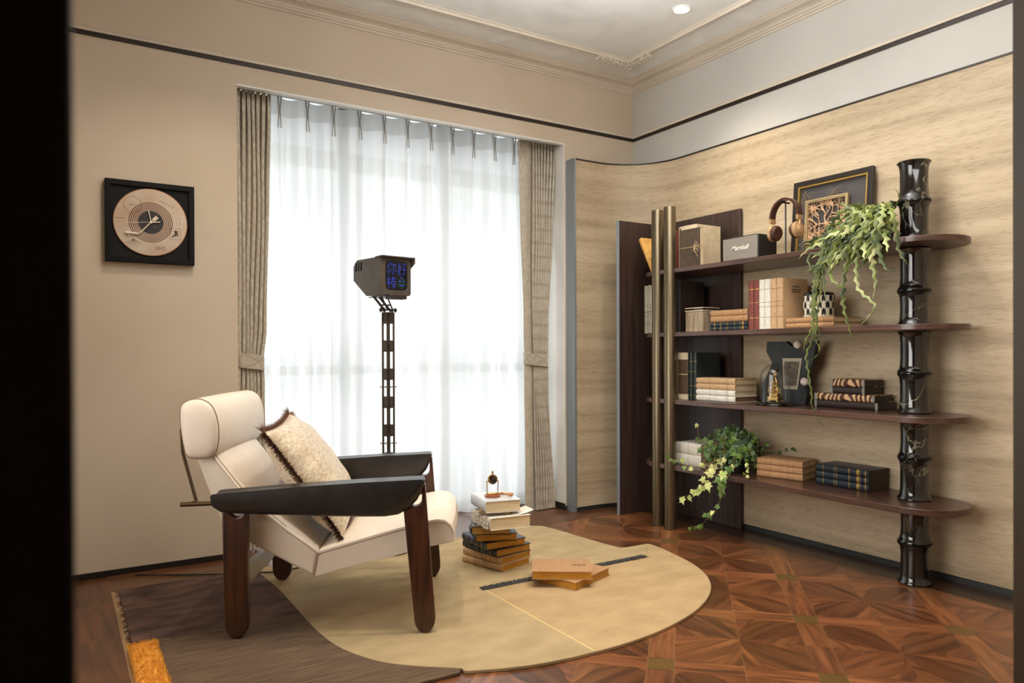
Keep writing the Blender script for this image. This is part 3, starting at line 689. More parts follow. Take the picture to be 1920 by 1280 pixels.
# pillow (rests on the chair)
PL = thing('throw_pillow', 'champagne velvet throw pillow with brown tasselled fringe on the armchair', 'pillow')
a_ = radians(-27.8); CM = Matrix.Translation((1.016, 2.933, th)) @ Matrix.Rotation(a_, 4, 'Z')
u_ = Vector((.275, 0, -.40)).normalized(); v_ = Vector((0, 1, 0)); n_ = v_.cross(u_).normalized()
if n_.z < 0: n_ = -n_
pc = Vector((-.138, .01, .545))
PMt = CM @ Matrix(((u_.x, v_.x, n_.x, pc.x), (u_.y, v_.y, n_.y, pc.y), (u_.z, v_.z, n_.z, pc.z), (0, 0, 0, 1)))
PMt = PMt @ Matrix.Rotation(radians(4), 4, 'Z')
PL.matrix_world = PMt
hs = .255
def pil(u, v, side):
    x, y = 2 * u - 1, 2 * v - 1; e = (1 - abs(x) ** 2.6) * (1 - abs(y) ** 2.6); e = max(0, e) ** .55
    pin = 1 - .07 * (1 - y * y) * abs(x) ** 3; pin2 = 1 - .07 * (1 - x * x) * abs(y) ** 3
    wr = .004 * sin(14 * x + 5 * y) * e * (1 - e) * 3
    return (x * hs * pin, y * hs * pin2, side * (.092 * e + .002) + wr)
b = MB(); b.surf(40, 40, lambda u, v: pil(u, v, 1)); b.surf(40, 40, lambda u, v: pil(u, v, -1)); obj('pillow_cover', b, 'velvet', PL, angle=80)
b = MB(); random.seed(9)
for side in range(4):
    for k in range(300):
        s_ = -1 + 2 * k / 299
        e = {0: (-1, s_), 1: (1, s_), 2: (s_, -1), 3: (s_, 1)}[side]; o = {0: (-1, 0), 1: (1, 0), 2: (0, -1), 3: (0, 1)}[side]
        p = pil((e[0] + 1) / 2, (e[1] + 1) / 2, 0)
        cr = 1.5 if abs(s_) > .93 else 1
        for q in range(6):
            dx, dy = random.uniform(-.007, .007), random.uniform(-.007, .007); L_ = random.uniform(.017, .028) * cr; zz = random.uniform(-.020, .020)
            tx, ty = (0, .0022) if o[0] else (.0022, 0)
            b.add([(p[0] - tx, p[1] - ty, p[2]), (p[0] + tx, p[1] + ty, p[2]), (p[0] + o[0] * L_ + dx, p[1] + o[1] * L_ + dy, zz + p[2])], [(0, 1, 2)])
b.tube([Vector(pil(u, v, 0)) for u, v in [(k / 20, 0) for k in range(20)] + [(1, k / 20) for k in range(20)] + [(1 - k / 20, 1) for k in range(20)] + [(0, 1 - k / 20) for k in range(20)]], .004, 6, closed=True)
obj('fringe', b, 'fringe', PL, smooth=False)

# ------------------------------------------------------------------ books
SPB = {}
def book(label, pos, rz, L, D, T, cov, pg='pages', upright=False, bands=(), bandmat='goldink', group=None, tiltx=0, tilty=0, name='book', ribs=(), cb=.003, extra=None, rough_sp=False):
    t = thing(name, label, 'book', pos, rz, group)
    if tiltx or tilty: t.rotation_euler = (tiltx, tilty, rz)
    def tf(x, y, z): return (x, z - T / 2, y + L / 2) if upright else (x, y, z)
    out = [(D, 0), (.004, 0)] + [(.004 - .007 * sin(pi * k / 6), T / 2 - T / 2 * cos(pi * k / 6)) for k in range(1, 6)] + [(.004, T), (D, T)]
    inn = [(D, T - cb), (.007, T - cb)] + [(.006 - .005 * sin(pi * k / 6), T / 2 + (T / 2 - cb) * cos(pi * k / 6)) for k in range(1, 6)] + [(.007, cb), (D, cb)]
    P = out + inn; b = MB()
    b.prism(P, lambda p: tf(p[0], -L / 2, p[1]), lambda p: tf(p[0], L / 2, p[1]), 0)
    for pos_, wd in bands:
        y0 = -L / 2 + L * pos_; q = [(.006, 0 - .0003), (.004, -.0003)] + [(.004 - .0078 * sin(pi * k / 6), T / 2 - (T / 2 + .0003) * cos(pi * k / 6)) for k in range(1, 6)] + [(.004, T + .0003), (.006, T + .0003), (.006, T - .001), (.006, .001)]
        b.prism(q, lambda p: tf(p[0], y0 - wd / 2, p[1]), lambda p: tf(p[0], y0 + wd / 2, p[1]), 1)
    for pos_ in ribs:
        y0 = -L / 2 + L * pos_; q = [(.004, .0)] + [(.004 - .0095 * sin(pi * k / 6), T / 2 - T / 2 * cos(pi * k / 6)) for k in range(1, 6)] + [(.004, T), (.006, T / 2)]
        b.prism(q, lambda p: tf(p[0], y0 - .0018, p[1]), lambda p: tf(p[0], y0 + .0018, p[1]), 0)
    if extra: extra(b, tf)
    obj('cover', b, [cov, bandmat, 'ink'], t, angle=45)
    b = MB(); q = [(D - .004, cb), (.006, cb)] + [(.005 - .003 * sin(pi * k / 6), T / 2 - (T / 2 - cb) * cos(pi * k / 6)) for k in range(1, 6)] + [(.006, T - cb), (D - .004, T - cb)]
    b.prism(q, lambda p: tf(p[0], -L / 2 + .004, p[1]), lambda p: tf(p[0], L / 2 - .004, p[1]))
    obj('page_block', b, pg, t, angle=45)
    return t
def titles(n, y0, y1, side='spine'):
    def f(b, tf):
        for k in range(n):
            yy = y0 + (y1 - y0) * k / max(1, n - 1)
            b.box((0, 0, 0), (0, 0, 0), 2) if False else None
    return f
Z1, Z2, Z3, Z4 = 1.541, 1.166, .769, .379
e_ = .0006
GB = [(.12, .012), (.2, .002), (.34, .003), (.52, .003), (.56, .002), (.72, .006), (.88, .008)]
# shelf 1
G = 'books on the top shelf'
book('ochre book leaning left on the top shelf behind the brass poles', (3.15, 3.40, Z1 + .0), 0, .25, .2, .03, 'yellowbook', upright=True, tiltx=radians(-28), group=G)
bpy.data.objects['book'].location.z = Z1 + .008
book('maroon cloth book standing upright between the brass poles on the top shelf', (3.15, 3.28, Z1 + e_), 0, .252, .2, .04, 'maroon', upright=True, bands=[(.3, .003), (.7, .003)], group=G)
# ivory album
def holes(b, tf):
    for k in range(15): b.box((-.0046, .045, .018 + k * .015), (-.0028, .056, .026 + k * .015), 2)
ab = book('large ivory album with a punched edge standing on the top shelf', (3.14, 3.095, Z1 + e_), 0, .25, .2, .145, 'ivory', upright=True, name='photo_album', group=G, cb=.004, extra=holes)
t = thing('scrapbook', 'dark brown scrapbook tied with a twine bow against the ivory album', 'book', (3.105, 3.03, Z1), 0)
b = MB(); b.box((-.013, -.082, .0), (.013, .082, .218)); obj('cover', b, 'carddark', t, bevel=.003)
b = MB(); b.box((-.011, -.0845, .004), (.011, -.0822, .214)); obj('page_block', b, 'pages', t)
b = MB(); b.tube([(-.0148, .084, .112), (-.0148, 0, .11), (-.0148, -.084, .114), (0, -.0865, .114), (.0148, -.084, .114), (.0148, .084, .112), (0, .0845, .112)], .0016, 6, closed=True)
for k in range(5):
    a = -1.2 + k * .55; b.tube(catmull([(-.016, -.035, .112), (-.022, -.035 - .03 * cos(a), .112 + .03 * sin(a)), (-.022, -.05 - .035 * cos(a + .5), .108 + .035 * sin(a + .5)), (-.017, -.037, .111)], 5), .0014, 5)
b.tube(catmull([(-.016, -.035, .112), (-.02, -.05, .08), (-.018, -.072, .05)], 5), .0014, 5); obj('twine', b, 'twine', t)
# shelf 2 left group
G = 'ledgers behind the brass poles on the second shelf'
yy = 3.478
for k, (T, c, h) in enumerate([(.030, 'ledger', .30), (.028, 'ledger', .302), (.034, 'bwhite', .298), (.03, 'ledgerdark', .30), (.036, 'ledgerdark', .305), (.03, 'ledger', .3), (.026, 'ledgerdark', .30), (.028, 'bwhite', .298), (.022, 'ledgerdark', .304), (.02, 'black', .306), (.02, 'darkbrown', .306)]):
    book(['beige ledger standing leftmost on the second shelf', 'second beige ledger from the left end of the second shelf', 'white ledger visible left of the brass poles on the second shelf', 'dark ledger hidden partly by the left brass pole', 'thick dark striped ledger between the brass poles', 'beige ledger between the two brass poles', 'narrow dark ledger by the right brass pole', 'white ledger partly behind the right brass pole', 'slim dark ledger right of the brass poles', 'thin black book beside the patterned box on the second shelf', 'thin dark brown book touching the patterned box'][k],
         (3.15, yy - T / 2, Z2 + e_), 0, h, .2, T, c, upright=True, group=G, bands=[(.45, .004)] if k < 3 else (), bandmat='ink'); yy -= T + .001
# bark patterned box
t = thing('storage_box', 'square box with crackled wood pattern and black lid on the second shelf', 'box', (3.15, 3.05, Z2), 0)
b = MB(); b.box((0, -.068, 0), (.13, .068, .118), 0)
random.seed(21)
def crack(b, fixed, lo, hi, zt, axis):
    for k in range(11):
        y = lo + (hi - lo) * (k + .5) / 11; z = random.uniform(0, .03); pts = []
        while z < zt: pts.append((y + random.uniform(-.004, .004), z)); z += random.uniform(.008, .02)
        P = [((fixed, a, c) if axis == 'x' else (a, fixed, c)) for a, c in pts]
        if len(P) > 2: b.tube(P, .0011, 4, mi=1)
crack(b, -.0003, -.066, .066, .116, 'x'); crack(b, -.0683, .003, .128, .116, 'y')
obj('box_body', b, [pm('crackle wood', S(196, 178, 146), S(150, 128, 98), scale=(8, 8, .8), ns=5, rough=.4), 'ink'], t, angle=30)
b = MB(); b.box((-.004, -.071, .120), (.134, .071, .126), 0); b.box((.004, -.062, .126), (.126, .062, .137), 1); b.box((-.004, -.071, .137), (.134, .071, .142), 0); obj('lid', b, ['ivory', 'blackgloss'], t, smooth=False)
# stack of four
G = 'books lying flat on the second shelf'
st4 = [('navy leather book at the bottom of the stack on the second shelf', 'navy', .0245, GB), ('navy leather book second from the bottom of the second-shelf stack', 'navy', .0245, GB), ('cork-coloured book just above the navy books on the second shelf', 'cork', .0325, ()), ('cork-coloured book topmost of the stack of four on the second shelf', 'cork', .0325, ())]
z = Z2 + e_
for i, (lb, c, T, bd_) in enumerate(st4):
    book(lb, (3.15, 2.793, z), 0, .262, .18, T, c, bands=bd_, group=G, ribs=(.12, .4, .68) if not bd_ else ()); z += T + .0004
# uprights
G = 'upright volumes on the second shelf'
cols = [('left maroon volume standing in the row on the second shelf', 'maroon'), ('right maroon volume beside the white volumes on the second shelf', 'maroon'), ('left white volume standing in the second-shelf row', 'bwhite'), ('right white volume beside the tan volumes on the second shelf', 'bwhite'), ('left tan volume standing next to the white volumes', 'tan'), ('right tan volume at the end of the upright row, cover showing', 'tan')]
yb = [2.656, 2.621, 2.586, 2.552, 2.514, 2.475, 2.435]
for i, (lb, c) in enumerate(cols):
    T = yb[i] - yb[i + 1] - .001
    def ex(b, tf, last=(i == 5), T=T):
        if last:
            for r_, (y0, n) in enumerate(((.085, 7), (.07, 9), (.058, 8))):
                for q in range(n):
                    x = .07 + q * .0085 + (9 - n) * .004; b.box((x, -T / 2 - .0006, y0 + .13), (x + .005, -T / 2 + .0002, y0 + .13 + (.007 if (q * 3 + r_) % 4 else .010)), 2)
    book(lb, (3.147, (yb[i] + yb[i + 1]) / 2, Z2 + e_), 0, .262, .2, T, c, upright=True, bands=[(.24, .0015), (.45, .0015), (.54, .0015), (.8, .0015)] if c != 'maroon' else [(.24, .004), (.55, .003), (.82, .004)], bandmat='goldink' if c == 'maroon' else 'ink', group=G, extra=ex)
G = 'books under the chevron jar'
for i, lb in enumerate(('lower cork-coloured book under the chevron jar', 'upper cork-coloured book directly under the chevron jar')):
    book(lb, (3.15, 2.283, Z2 + e_ + i * .0265), 0, .268, .22, .026, 'cork', group=G, ribs=(.2, .5, .8))
# jar
t = thing('lidded_jar', 'ivory and black chevron jar with black lid on two books', 'jar', (3.25, 2.30, Z2 + .0545), 0)
b = MB(); rj = .074; b.lathe([(rj - .004, 0), (rj, .004), (rj, .104), (rj - .003, .108)], n=48); 
for row in range(3):
    for k in range(12):
        for half in (0, 1):
            a0 = 2 * pi * (k + half * .5) / 12; a1 = a0 + pi / 12 * (1.0); z0 = .008 + row * .034
            if (row + half) % 2 == 0: continue
            vs = []
            for s_ in range(5):
                a = a0 + (a1 - a0) * s_ / 4; dz = .012 * (1 - abs(s_ - 2) / 2)
                vs += [((rj + .0006) * cos(a), (rj + .0006) * sin(a), z0 + dz - .004), ((rj + .0006) * cos(a), (rj + .0006) * sin(a), z0 + dz + .026)]
            b.add(vs, [(2 * s_, 2 * s_ + 2, 2 * s_ + 3, 2 * s_ + 1) for s_ in range(4)], 1)
obj('jar_body', b, ['chevw', 'black'], t)
b = MB(); b.lathe([(rj - .004, .108), (rj - .002, .110), (rj - .002, .120), (rj - .008, .124), (.012, .126), (.012, .132), (.018, .137), (.012, .143)], n=40); obj('lid', b, 'blackgloss', t)
# shelf 3
G = 'books on the left of the third shelf'
book('tan book leaning between the brass poles on the third shelf', (3.15, 3.305, Z3 + .006), 0, .27, .19, .03, 'tan', upright=True, tiltx=radians(8), group=G)
def pan(b, tf):
    b.box((-.0036, -.0395, .0), (.0006, .0395, .03), 1); b.box((-.0036, -.0395, .235), (.0006, .0395, .276), 1); b.box((-.0036, -.0395, .145), (.0006, .0395, .149), 1)
book('grey-brown volume with cream bands beside the bottle green books', (3.15, 3.139, Z3 + e_), 0, .276, .2, .077, 'brown', upright=True, group=G, bandmat='ivory', extra=pan)
for i, lb in enumerate(('left bottle green volume on the third shelf', 'right bottle green volume beside the flat stack, black cover showing')):
    book(lb, (3.147, 3.083 - i * .034, Z3 + e_), 0, .275, .2, .033, 'greendark', upright=True, bands=[(.1, .002), (.3, .002), (.6, .002), (.82, .002)], group=G)
G = 'books lying flat on the third shelf'
z = Z3 + e_
for i, (lb, c) in enumerate([('white book at the bottom of the third-shelf stack', 'bwhite'), ('white book second from the bottom of the third-shelf stack', 'bwhite'), ('tan book second from the top of the third-shelf stack', 'tan'), ('tan book on top of the third-shelf stack', 'tan')]):
    book(lb, (3.15, 2.893, z), 0, .29, .18, .0325, c, bands=[(.18, .001), (.22, .001), (.62, .001)], bandmat='ink', group=G, pg=pm('brown page edges', S(120, 92, 62), rough=.7) if i == 0 else 'pages'); z += .033
# zebra books
G = 'brown patterned books on the third shelf'
def zb(lb, y0, y1, z0, T, c):
    L = y0 - y1
    def ex(b, tf):
        for s_ in (-1, 1): b.box((-.0045, s_ * (L / 2 - .006) - .006, .001), (.004, s_ * (L / 2 - .006) + .0065, T - .001), 1)
    book(lb, (3.275, (y0 + y1) / 2, z0), 0, L, .15, T, c, bandmat='greymetal', group=G, pg='darkbrown', extra=ex)
zb('dark brown book with metal corners at the bottom of the zebra stack', 2.34, 2.004, Z3 + e_, .036, 'darkbrown')
zb('larger zebra-patterned book third from the top of the stack', 2.34, 2.02, Z3 + .037, .034, 'zebra')
zb('small dark brown book under the top zebra-patterned book', 2.25, 2.07, Z3 + .0715, .036, 'darkbrown')
zb('small zebra-patterned book on top of the third-shelf stack', 2.25, 2.07, Z3 + .108, .036, 'zebra')
# shelf 4
G = 'books on the bottom shelf'
book('lower white book left of the ivy on the bottom shelf', (3.15, 3.10, Z4 + e_), 0, .2, .2, .066, 'bwhite', group=G, bands=[(.5, .001)], bandmat='ink')
book('upper white book left of the ivy on the bottom shelf', (3.15, 3.10, Z4 + .0675), 0, .2, .2, .066, 'bwhite', group=G, bands=[(.5, .001)], bandmat='ink')
for i, lb in enumerate(('bottom cork-coloured book of three beside the ivy', 'middle cork-coloured book of three beside the ivy', 'top cork-coloured book of three beside the ivy')):
    book(lb, (3.225, 2.52, Z4 + e_ + i * .0335), radians(13), .25, .17, .033, 'cork', group=G, ribs=(.2, .5, .8), bands=[(.3, .001), (.7, .001)], bandmat='ink')
for i, lb in enumerate(('bottom navy book of three beside the marble column', 'middle navy book of three beside the marble column', 'top navy book of three beside the marble column')):
    book(lb, (3.272, 2.19, Z4 + e_ + i * .0337), 0, .285, .165, .033, 'navy', pg='brown', group=G, bands=[(.06, .005), (.16, .002), (.2, .012), (.36, .004), (.6, .003), (.64, .002), (.86, .003)])
# floor stack
G = 'books stacked on the rug'
fs_ = [('tan book at the very bottom of the floor stack', (1.735, 3.072), 16, .27, .2, .032, 'tan', 'goldpages'), ('tan book second from the bottom of the floor stack', (1.741, 3.083), 14, .27, .205, .032, 'tan', 'goldpages'),
       ('slate blue book resting on the two tan books in the floor stack', (1.736, 3.10), 8, .27, .215, .036, 'navy', 'goldpages'), ('navy book with gilt edges fourth from the bottom of the floor stack', (1.712, 3.109), -1, .25, .22, .036, 'navy', 'goldpages'),
       ('black book with gilt edges in the middle of the floor stack', (1.717, 3.132), -21, .24, .2, .037, 'greendark', 'goldpages'), ('dark olive book under the crumpled white book in the floor stack', (1.706, 3.117), -30, .22, .185, .041, 'darkbrown', pm('dull gilt edges', S(196, 156, 84), S(150, 112, 56), scale=(1, 1, 50), ns=10, rough=.6))]
z = th + .0006
for i, (lb, p, rz, L, D, T, c, pg) in enumerate(fs_):
    book(lb, (p[0], p[1], z), radians(rz), L, D, T, c, pg, group=G, ribs=(.12, .3, .5, .7, .88), bands=[(.15, .002), (.85, .002)] if c == 'navy' else ()); z += T + .0005
t = book('thick cream book with crumpled white spine in the floor stack', (1.70, 3.015, z), radians(-9), .235, .205, .057, 'bwhite', group=G, cb=.002)
b = MB(); random.seed(4)
b.surf(30, 12, lambda u, v: (-.006 - random.uniform(0, .007), -.115 + .23 * u, .001 + .055 * v)); obj('crumpled_spine', b, 'bwhite', t, smooth=False)
b = MB(); b.surf(10, 6, lambda u, v: (.12 + .11 * u, -.115 + .1 * v + .02 * u, .0585 + .016 * u * u)); obj('loose_page', b, 'bwhite', t)
z += .0585
book('thin tan booklet between the crumpled book and the top book', (1.722, 3.07, z), radians(-31), .17, .15, .015, 'tan', group=G, cb=.001); z += .0155
book('glossy white book with brown trim on top of the floor stack', (1.70, 3.045, z), radians(-12), .235, .175, .055, pm('pearl cover', S(206, 204, 204), S(186, 184, 186), ns=8, rough=.22), group=G); z += .0555
zt_ = z
def coverink(b, tf):
    for k, (x, h) in enumerate([(.02, .016), (.031, .026), (.042, .036), (.053, .028), (.064, .038), (.075, .022)]):
        b.tube([tf(.1 - h / 2 + q * h / 4, .03 + x + .004 * sin(q * 2 + k), .0366) for q in range(5)], .0011, 4, mi=2)
book('cork-coloured book lying open-edge forward under another on the rug', (1.968, 2.777, th + e_), radians(-70), .285, .2, .036, 'cork', 'goldpages', name='book', group='two books lying on the rug')
book('cork-coloured book with small dark lettering lying on top on the rug', (1.989, 2.772, th + .0372), radians(-124), .266, .2, .036, 'cork', 'goldpages', name='book', group='two books lying on the rug', extra=coverink)

# desk clock + magnifier on the stack
t = thing('desk_clock', 'small brass swinging desk clock on top of the floor book stack', 'clock', (1.765, 3.02, zt_), radians(-14))
b = MB(); b.lathe([(.036, 0), (.038, .003), (.038, .008), (.034, .011)], n=32); obj('base', b, 'woodred', t)
b = MB(); b.lathe([(.026, .011), (.027, .015), (.022, .018), (.01, .019)], n=28); obj('base_plate', b, 'gold', t)
for s_ in (-1, 1): b = MB(); b.tube([(s_ * .027, 0, .010), (s_ * .028, 0, .072)], .0022, 8); b.sphere((s_ * .028, 0, .074), .004, n=8); b.tube([(s_ * .028, 0, .072), (s_ * .02, 0, .078)], .0018, 6); obj('pillar', b, 'gold', t)
b = MB(); b.lathe([(.012, .009), (.022, .009), (.024, .004), (.024, -.005), (.022, -.008), (.0205, -.008), (.0205, -.006)], (0, 0, .083), 32, axis='y', caps=False); b.tube([(0, 0, .107), (0, 0, .116)], .004, 10); b.sphere((0, 0, .118), .004, n=8)
b.tube([(0, 0, .107)] + [(.006 * sin(a), 0, .118 - .006 * cos(a)) for a in [k * pi / 6 for k in range(13)]], .001, 5); obj('case', b, 'gold', t)
b = MB(); b.lathe([(.0001, -.006), (.0205, -.006)], (0, 0, .083), 32, axis='y', caps=False, mi=0)
for k in range(12):
    a = k * pi / 6; b.tube([(.016 * cos(a), -.0068, .083 + .016 * sin(a)), (.019 * cos(a), -.0068, .083 + .019 * sin(a))], .0007, 4, mi=1)
b.tube([(0, -.007, .083), (.009, -.007, .09)], .0008, 4, mi=1); b.tube([(0, -.007, .083), (-.004, -.007, .096)], .0008, 4, mi=1); obj('dial', b, ['black', 'gold'], t)
t = thing('magnifying_glass', 'magnifying glass with turned wooden handle beside the desk clock', 'magnifier', (1.82, 3.02, zt_), radians(-60))
b = MB(); b.tube([(-.05 + .024 * cos(a), .024 * sin(a), .006) for a in [k * 2 * pi / 28 for k in range(28)]], .0022, 8, closed=True); b.tube([(-.026, 0, .006), (-.012, 0, .008)], .003, 8); obj('rim', b, 'gold', t)
b = MB(); b.lathe([(.0001, -.0012), (.022, -.001), (.022, .001), (.0001, .0012)], (-.05, 0, .006), 28); obj('lens', b, 'domeglass', t)
b = MB(); b.lathe([(.003, -.014), (.006, -.01), (.0075, .0), (.006, .012), (.0065, .03), (.009, .045), (.008, .055), (.003, .058)], (0, 0, .009), 16, axis='x'); obj('handle', b, 'woodlight', t)

# ------------------------------------------------------------------ bookshelf unit
BS = thing('bookshelf', 'built-in shelving unit with four dark shelves, brass poles and black marble bamboo column', 'bookshelf', (0, 0, 0))
def shelf_outline():
    r = .19; cx = 3.262
    P = arc(cx, 1.795, r, pi, 2 * pi, 24) + arc(cx, 3.30, r, 0, pi, 24)
    return [(min(x, 3.449), y) for x, y in P]
for z, T in ((Z1, .026), (Z2, .026), (Z3, .028), (Z4, .028)):
    b = MB(); b.xy(shelf_outline(), z - T, z); obj('shelf', b, 'walnut', BS, bevel=.003)
def pathpanel(off):
    r = .10 + off
    return [(3.062, 3.615 + off)] + arc(3.32, 3.515, r, pi / 2, 0, 10) + [(3.42 + off, 2.945)]
b = MB(); b.xy(pathpanel(0) + pathpanel(.022)[::-1], 0.0008, 1.896); obj('back_panel', b, 'panelwood', BS, bevel=.002)
b = MB(); b.box((3.058, 3.613, .0008), (3.062, 3.639, 1.896)); obj('panel_edge', b, 'steel', BS, smooth=False)
for (x, y) in ((3.088, 3.290), (3.075, 3.172)):
    b = MB(); b.lathe([(.034, .0008), (.036, .003), (.036, 1.903), (.0345, 1.906)], (x, y, 0), 40); obj('pole', b, 'brass_tube', BS)
# bamboo column, one part per segment
bx, by = 3.292, 1.842
def seg(z0, z1, f0, f1):
    r = .0575; p = [(r + f0 - .004, z0), (r + f0, z0 + .004), (r + f0 * .9, z0 + .009), (r + f0 * .35, z0 + .018), (r + .002, z0 + .035), (r, z0 + .06), (r, (z0 + z1) / 2), (r, z1 - .05), (r + .002, z1 - .03), (r + f1 * .35, z1 - .016), (r + f1 * .85, z1 - .008), (r + f1, z1 - .004), (r + f1 - .003, z1)]
    return p
knots = [(.0012, .182), (.185, Z4 - .030), (Z4 + .0006, .567), (.570, Z3 - .030), (Z3 + .0006, .948), (.951, Z2 - .028), (Z2 + .0006, 1.32), (1.323, Z1 - .028), (Z1 + .0006, 1.722), (1.725, 1.905)]
cm = None
for k, (z0, z1) in enumerate(knots):
    b = MB(); b.lathe(seg(z0, z1, .013, .013), (bx, by, 0), 48)
    if z0 in (.185, .57, .951, 1.323, 1.725): b.lathe([(.064, z0 - .0035), (.073, z0 - .002), (.073, z0 + .0005), (.064, z0 + .001)], (bx, by, 0), 48)
    if cm is None: cm = obj('bamboo_column', b, 'marble', BS, angle=50)
    else: obj('bamboo_segment', b, 'marble', cm, angle=50)

# ------------------------------------------------------------------ speaker
t = thing('speaker', 'black guitar-amp style bluetooth speaker with white script logo on the top shelf', 'speaker', (3.145, 2.709, Z1), 0)
b = MB(); b.box((0, -.124, .004), (.15, .124, .136)); obj('cabinet', b, 'vinyl', t, bevel=.008, seg=3)
b = MB(); b.box((-.003, -.117, .011), (.004, .117, .129)); obj('grille', b, 'grille', t, bevel=.002)
b = MB()
for y in (-.1, .1):
    for x in (.02, .13): b.lathe([(.008, 0), (.008, .005)], (x, y, 0), 12)
obj('foot', b, 'black', t)
cu = bpy.data.curves.new('logo', 'FONT'); cu.body = 'Marshall'; cu.size = .034; cu.extrude = .0008; cu.shear = .35; cu.align_x = 'CENTER'; cu.offset = .0005
tmp = bpy.data.objects.new('tmp', cu); COL.objects.link(tmp); bpy.context.view_layer.update()
me = bpy.data.meshes.new_from_object(tmp.evaluated_get(bpy.context.evaluated_depsgraph_get())); bpy.data.objects.remove(tmp)
me.materials.clear(); me.materials.append(M['bwhite'])
lo = bpy.data.objects.new('logo', me); COL.objects.link(lo); lo.parent = t; lo.matrix_local = Matrix.Translation((-.004, 0, .062)) @ Matrix.Rotation(radians(-90), 4, 'Z') @ Matrix.Rotation(radians(90), 4, 'X'); lo['label'] = 'white script logo'
# headphones + stand
t = thing('headphone_stand', 'slim black headphone stand holding the champagne headphones', 'stand', (3.17, 2.435, Z1), 0)
b = MB(); b.lathe([(.038, 0), (.04, .003), (.038, .007), (.006, .009)], n=28); obj('base', b, 'blackgloss', t)
b = MB(); b.tube([(0, 0, .005), (0, 0, .272)], .004, 10); b.tube([(-.03, 0, .272), (.03, 0, .272)], .005, 8); obj('post', b, 'blackgloss', t)
t = thing('headphones', 'champagne gold headphones with brown leather headband on the top shelf', 'headphones', (3.17, 2.435, Z1 + .08), radians(0))
hpth = [(0, .082 * cos(a), .118 + .092 * sin(a)) for a in [radians(-8 + k * 196 / 24) for k in range(25)]]
b = MB()
for k in range(24):
    p, q = Vector(hpth[k]), Vector(hpth[k + 1]); nrm = Vector((0, (p.y + q.y) / 2, (p.z + q.z) / 2 - .118)).normalized(); w_ = .019; tt = .0055
    vs = [p + Vector((s_ * w_, 0, 0)) + nrm_ for s_ in (-1, 1) for nrm_ in (nrm * tt, -nrm * tt)] + [q + Vector((s_ * w_, 0, 0)) + nrm_ for s_ in (-1, 1) for nrm_ in (nrm * tt, -nrm * tt)]
    b.add(vs, [(0, 1, 3, 2), (4, 6, 7, 5), (0, 4, 5, 1), (2, 3, 7, 6), (0, 2, 6, 4), (1, 5, 7, 3)])
obj('headband', b, 'hpleather', t, bevel=.0)
for s_ in (-1, 1):
    b = MB(); b.tube(catmull([(0, s_ * .083, .112), (0, s_ * .085, .085), (0, s_ * .080, .062), (0, s_ * .074, .045)], 4), .004, 8); b.box((-.02, s_ * .082 - .007, .095), (.02, s_ * .082 + .007, .118)); obj('yoke', b, 'hpmetal', t)
    b = MB(); mt = Matrix.Translation((0, s_ * .060, .042)) @ Matrix.Rotation(s_ * radians(8), 4, 'X')
    b.lathe([(.02, s_ * .034), (.024, s_ * .033), (.0245, s_ * .029), (.037, s_ * .026), (.042, s_ * .022), (.042, s_ * .006), (.035, s_ * .004)], axis='y', n=36, mat=mt)
    b.lathe([(.014, s_ * .036), (.016, s_ * .034)], axis='y', n=24, mat=mt)
    ec = obj('ear_cup', b, 'hpmetal', t)
    b = MB(); b.lathe([(.033, s_ * .006), (.039, s_ * .002), (.040, -s_ * .008), (.034, -s_ * .015), (.018, -s_ * .014)], axis='y', n=32, mat=mt); obj('ear_pad', b, 'hpleather', ec)
# coral art frame leaning
t = thing('picture_frame', 'black and gold framed coral relief leaning on the wall on the top shelf', 'picture frame', (3.372, 2.335, Z1), 0)
t.rotation_euler = (0, radians(4.5), 0)
W_, H2 = .455, .425
def ring(b, w, h, t_, x0, x1, zc=None, mi=0, yc=0):
    zc = h / 2 if zc is None else zc
    b.box((x0, yc - w / 2, zc - h / 2), (x1, yc + w / 2, zc - h / 2 + t_), mi); b.box((x0, yc - w / 2, zc + h / 2 - t_), (x1, yc + w / 2, zc + h / 2), mi)
    b.box((x0, yc - w / 2, zc - h / 2 + t_), (x1, yc - w / 2 + t_, zc + h / 2 - t_), mi); b.box((x0, yc + w / 2 - t_, zc - h / 2 + t_), (x1, yc + w / 2, zc + h / 2 - t_), mi)
b = MB(); ring(b, W_, H2, .027, 0, .026); obj('frame', b, pm('ebonised frame', S(34, 27, 22), rough=.35), t, smooth=False, bevel=.002)
b = MB(); ring(b, W_ - .054, H2 - .054, .009, .004, .018, zc=H2 / 2); obj('gold_liner', b, 'goldink', t, smooth=False)
b = MB(); b.box((.020, -W_ / 2 + .02, .02), (.023, W_ / 2 - .02, H2 - .02)); obj('backing', b, pm('charcoal backing', S(66, 62, 62), rough=.7), t, smooth=False)
b = MB(); iy, iz, iw, ih = .022, .195, .245, .235; ring(b, iw, ih, .007, -.004, .012, zc=iz, yc=iy); ring(b, iw - .018, ih - .018, .005, -.002, .010, zc=iz, yc=iy); obj('inner_frame', b, pm('pale gold', S(206, 182, 136), rough=.4, metal=.5), t, smooth=False)
random.seed(33); b = MB()
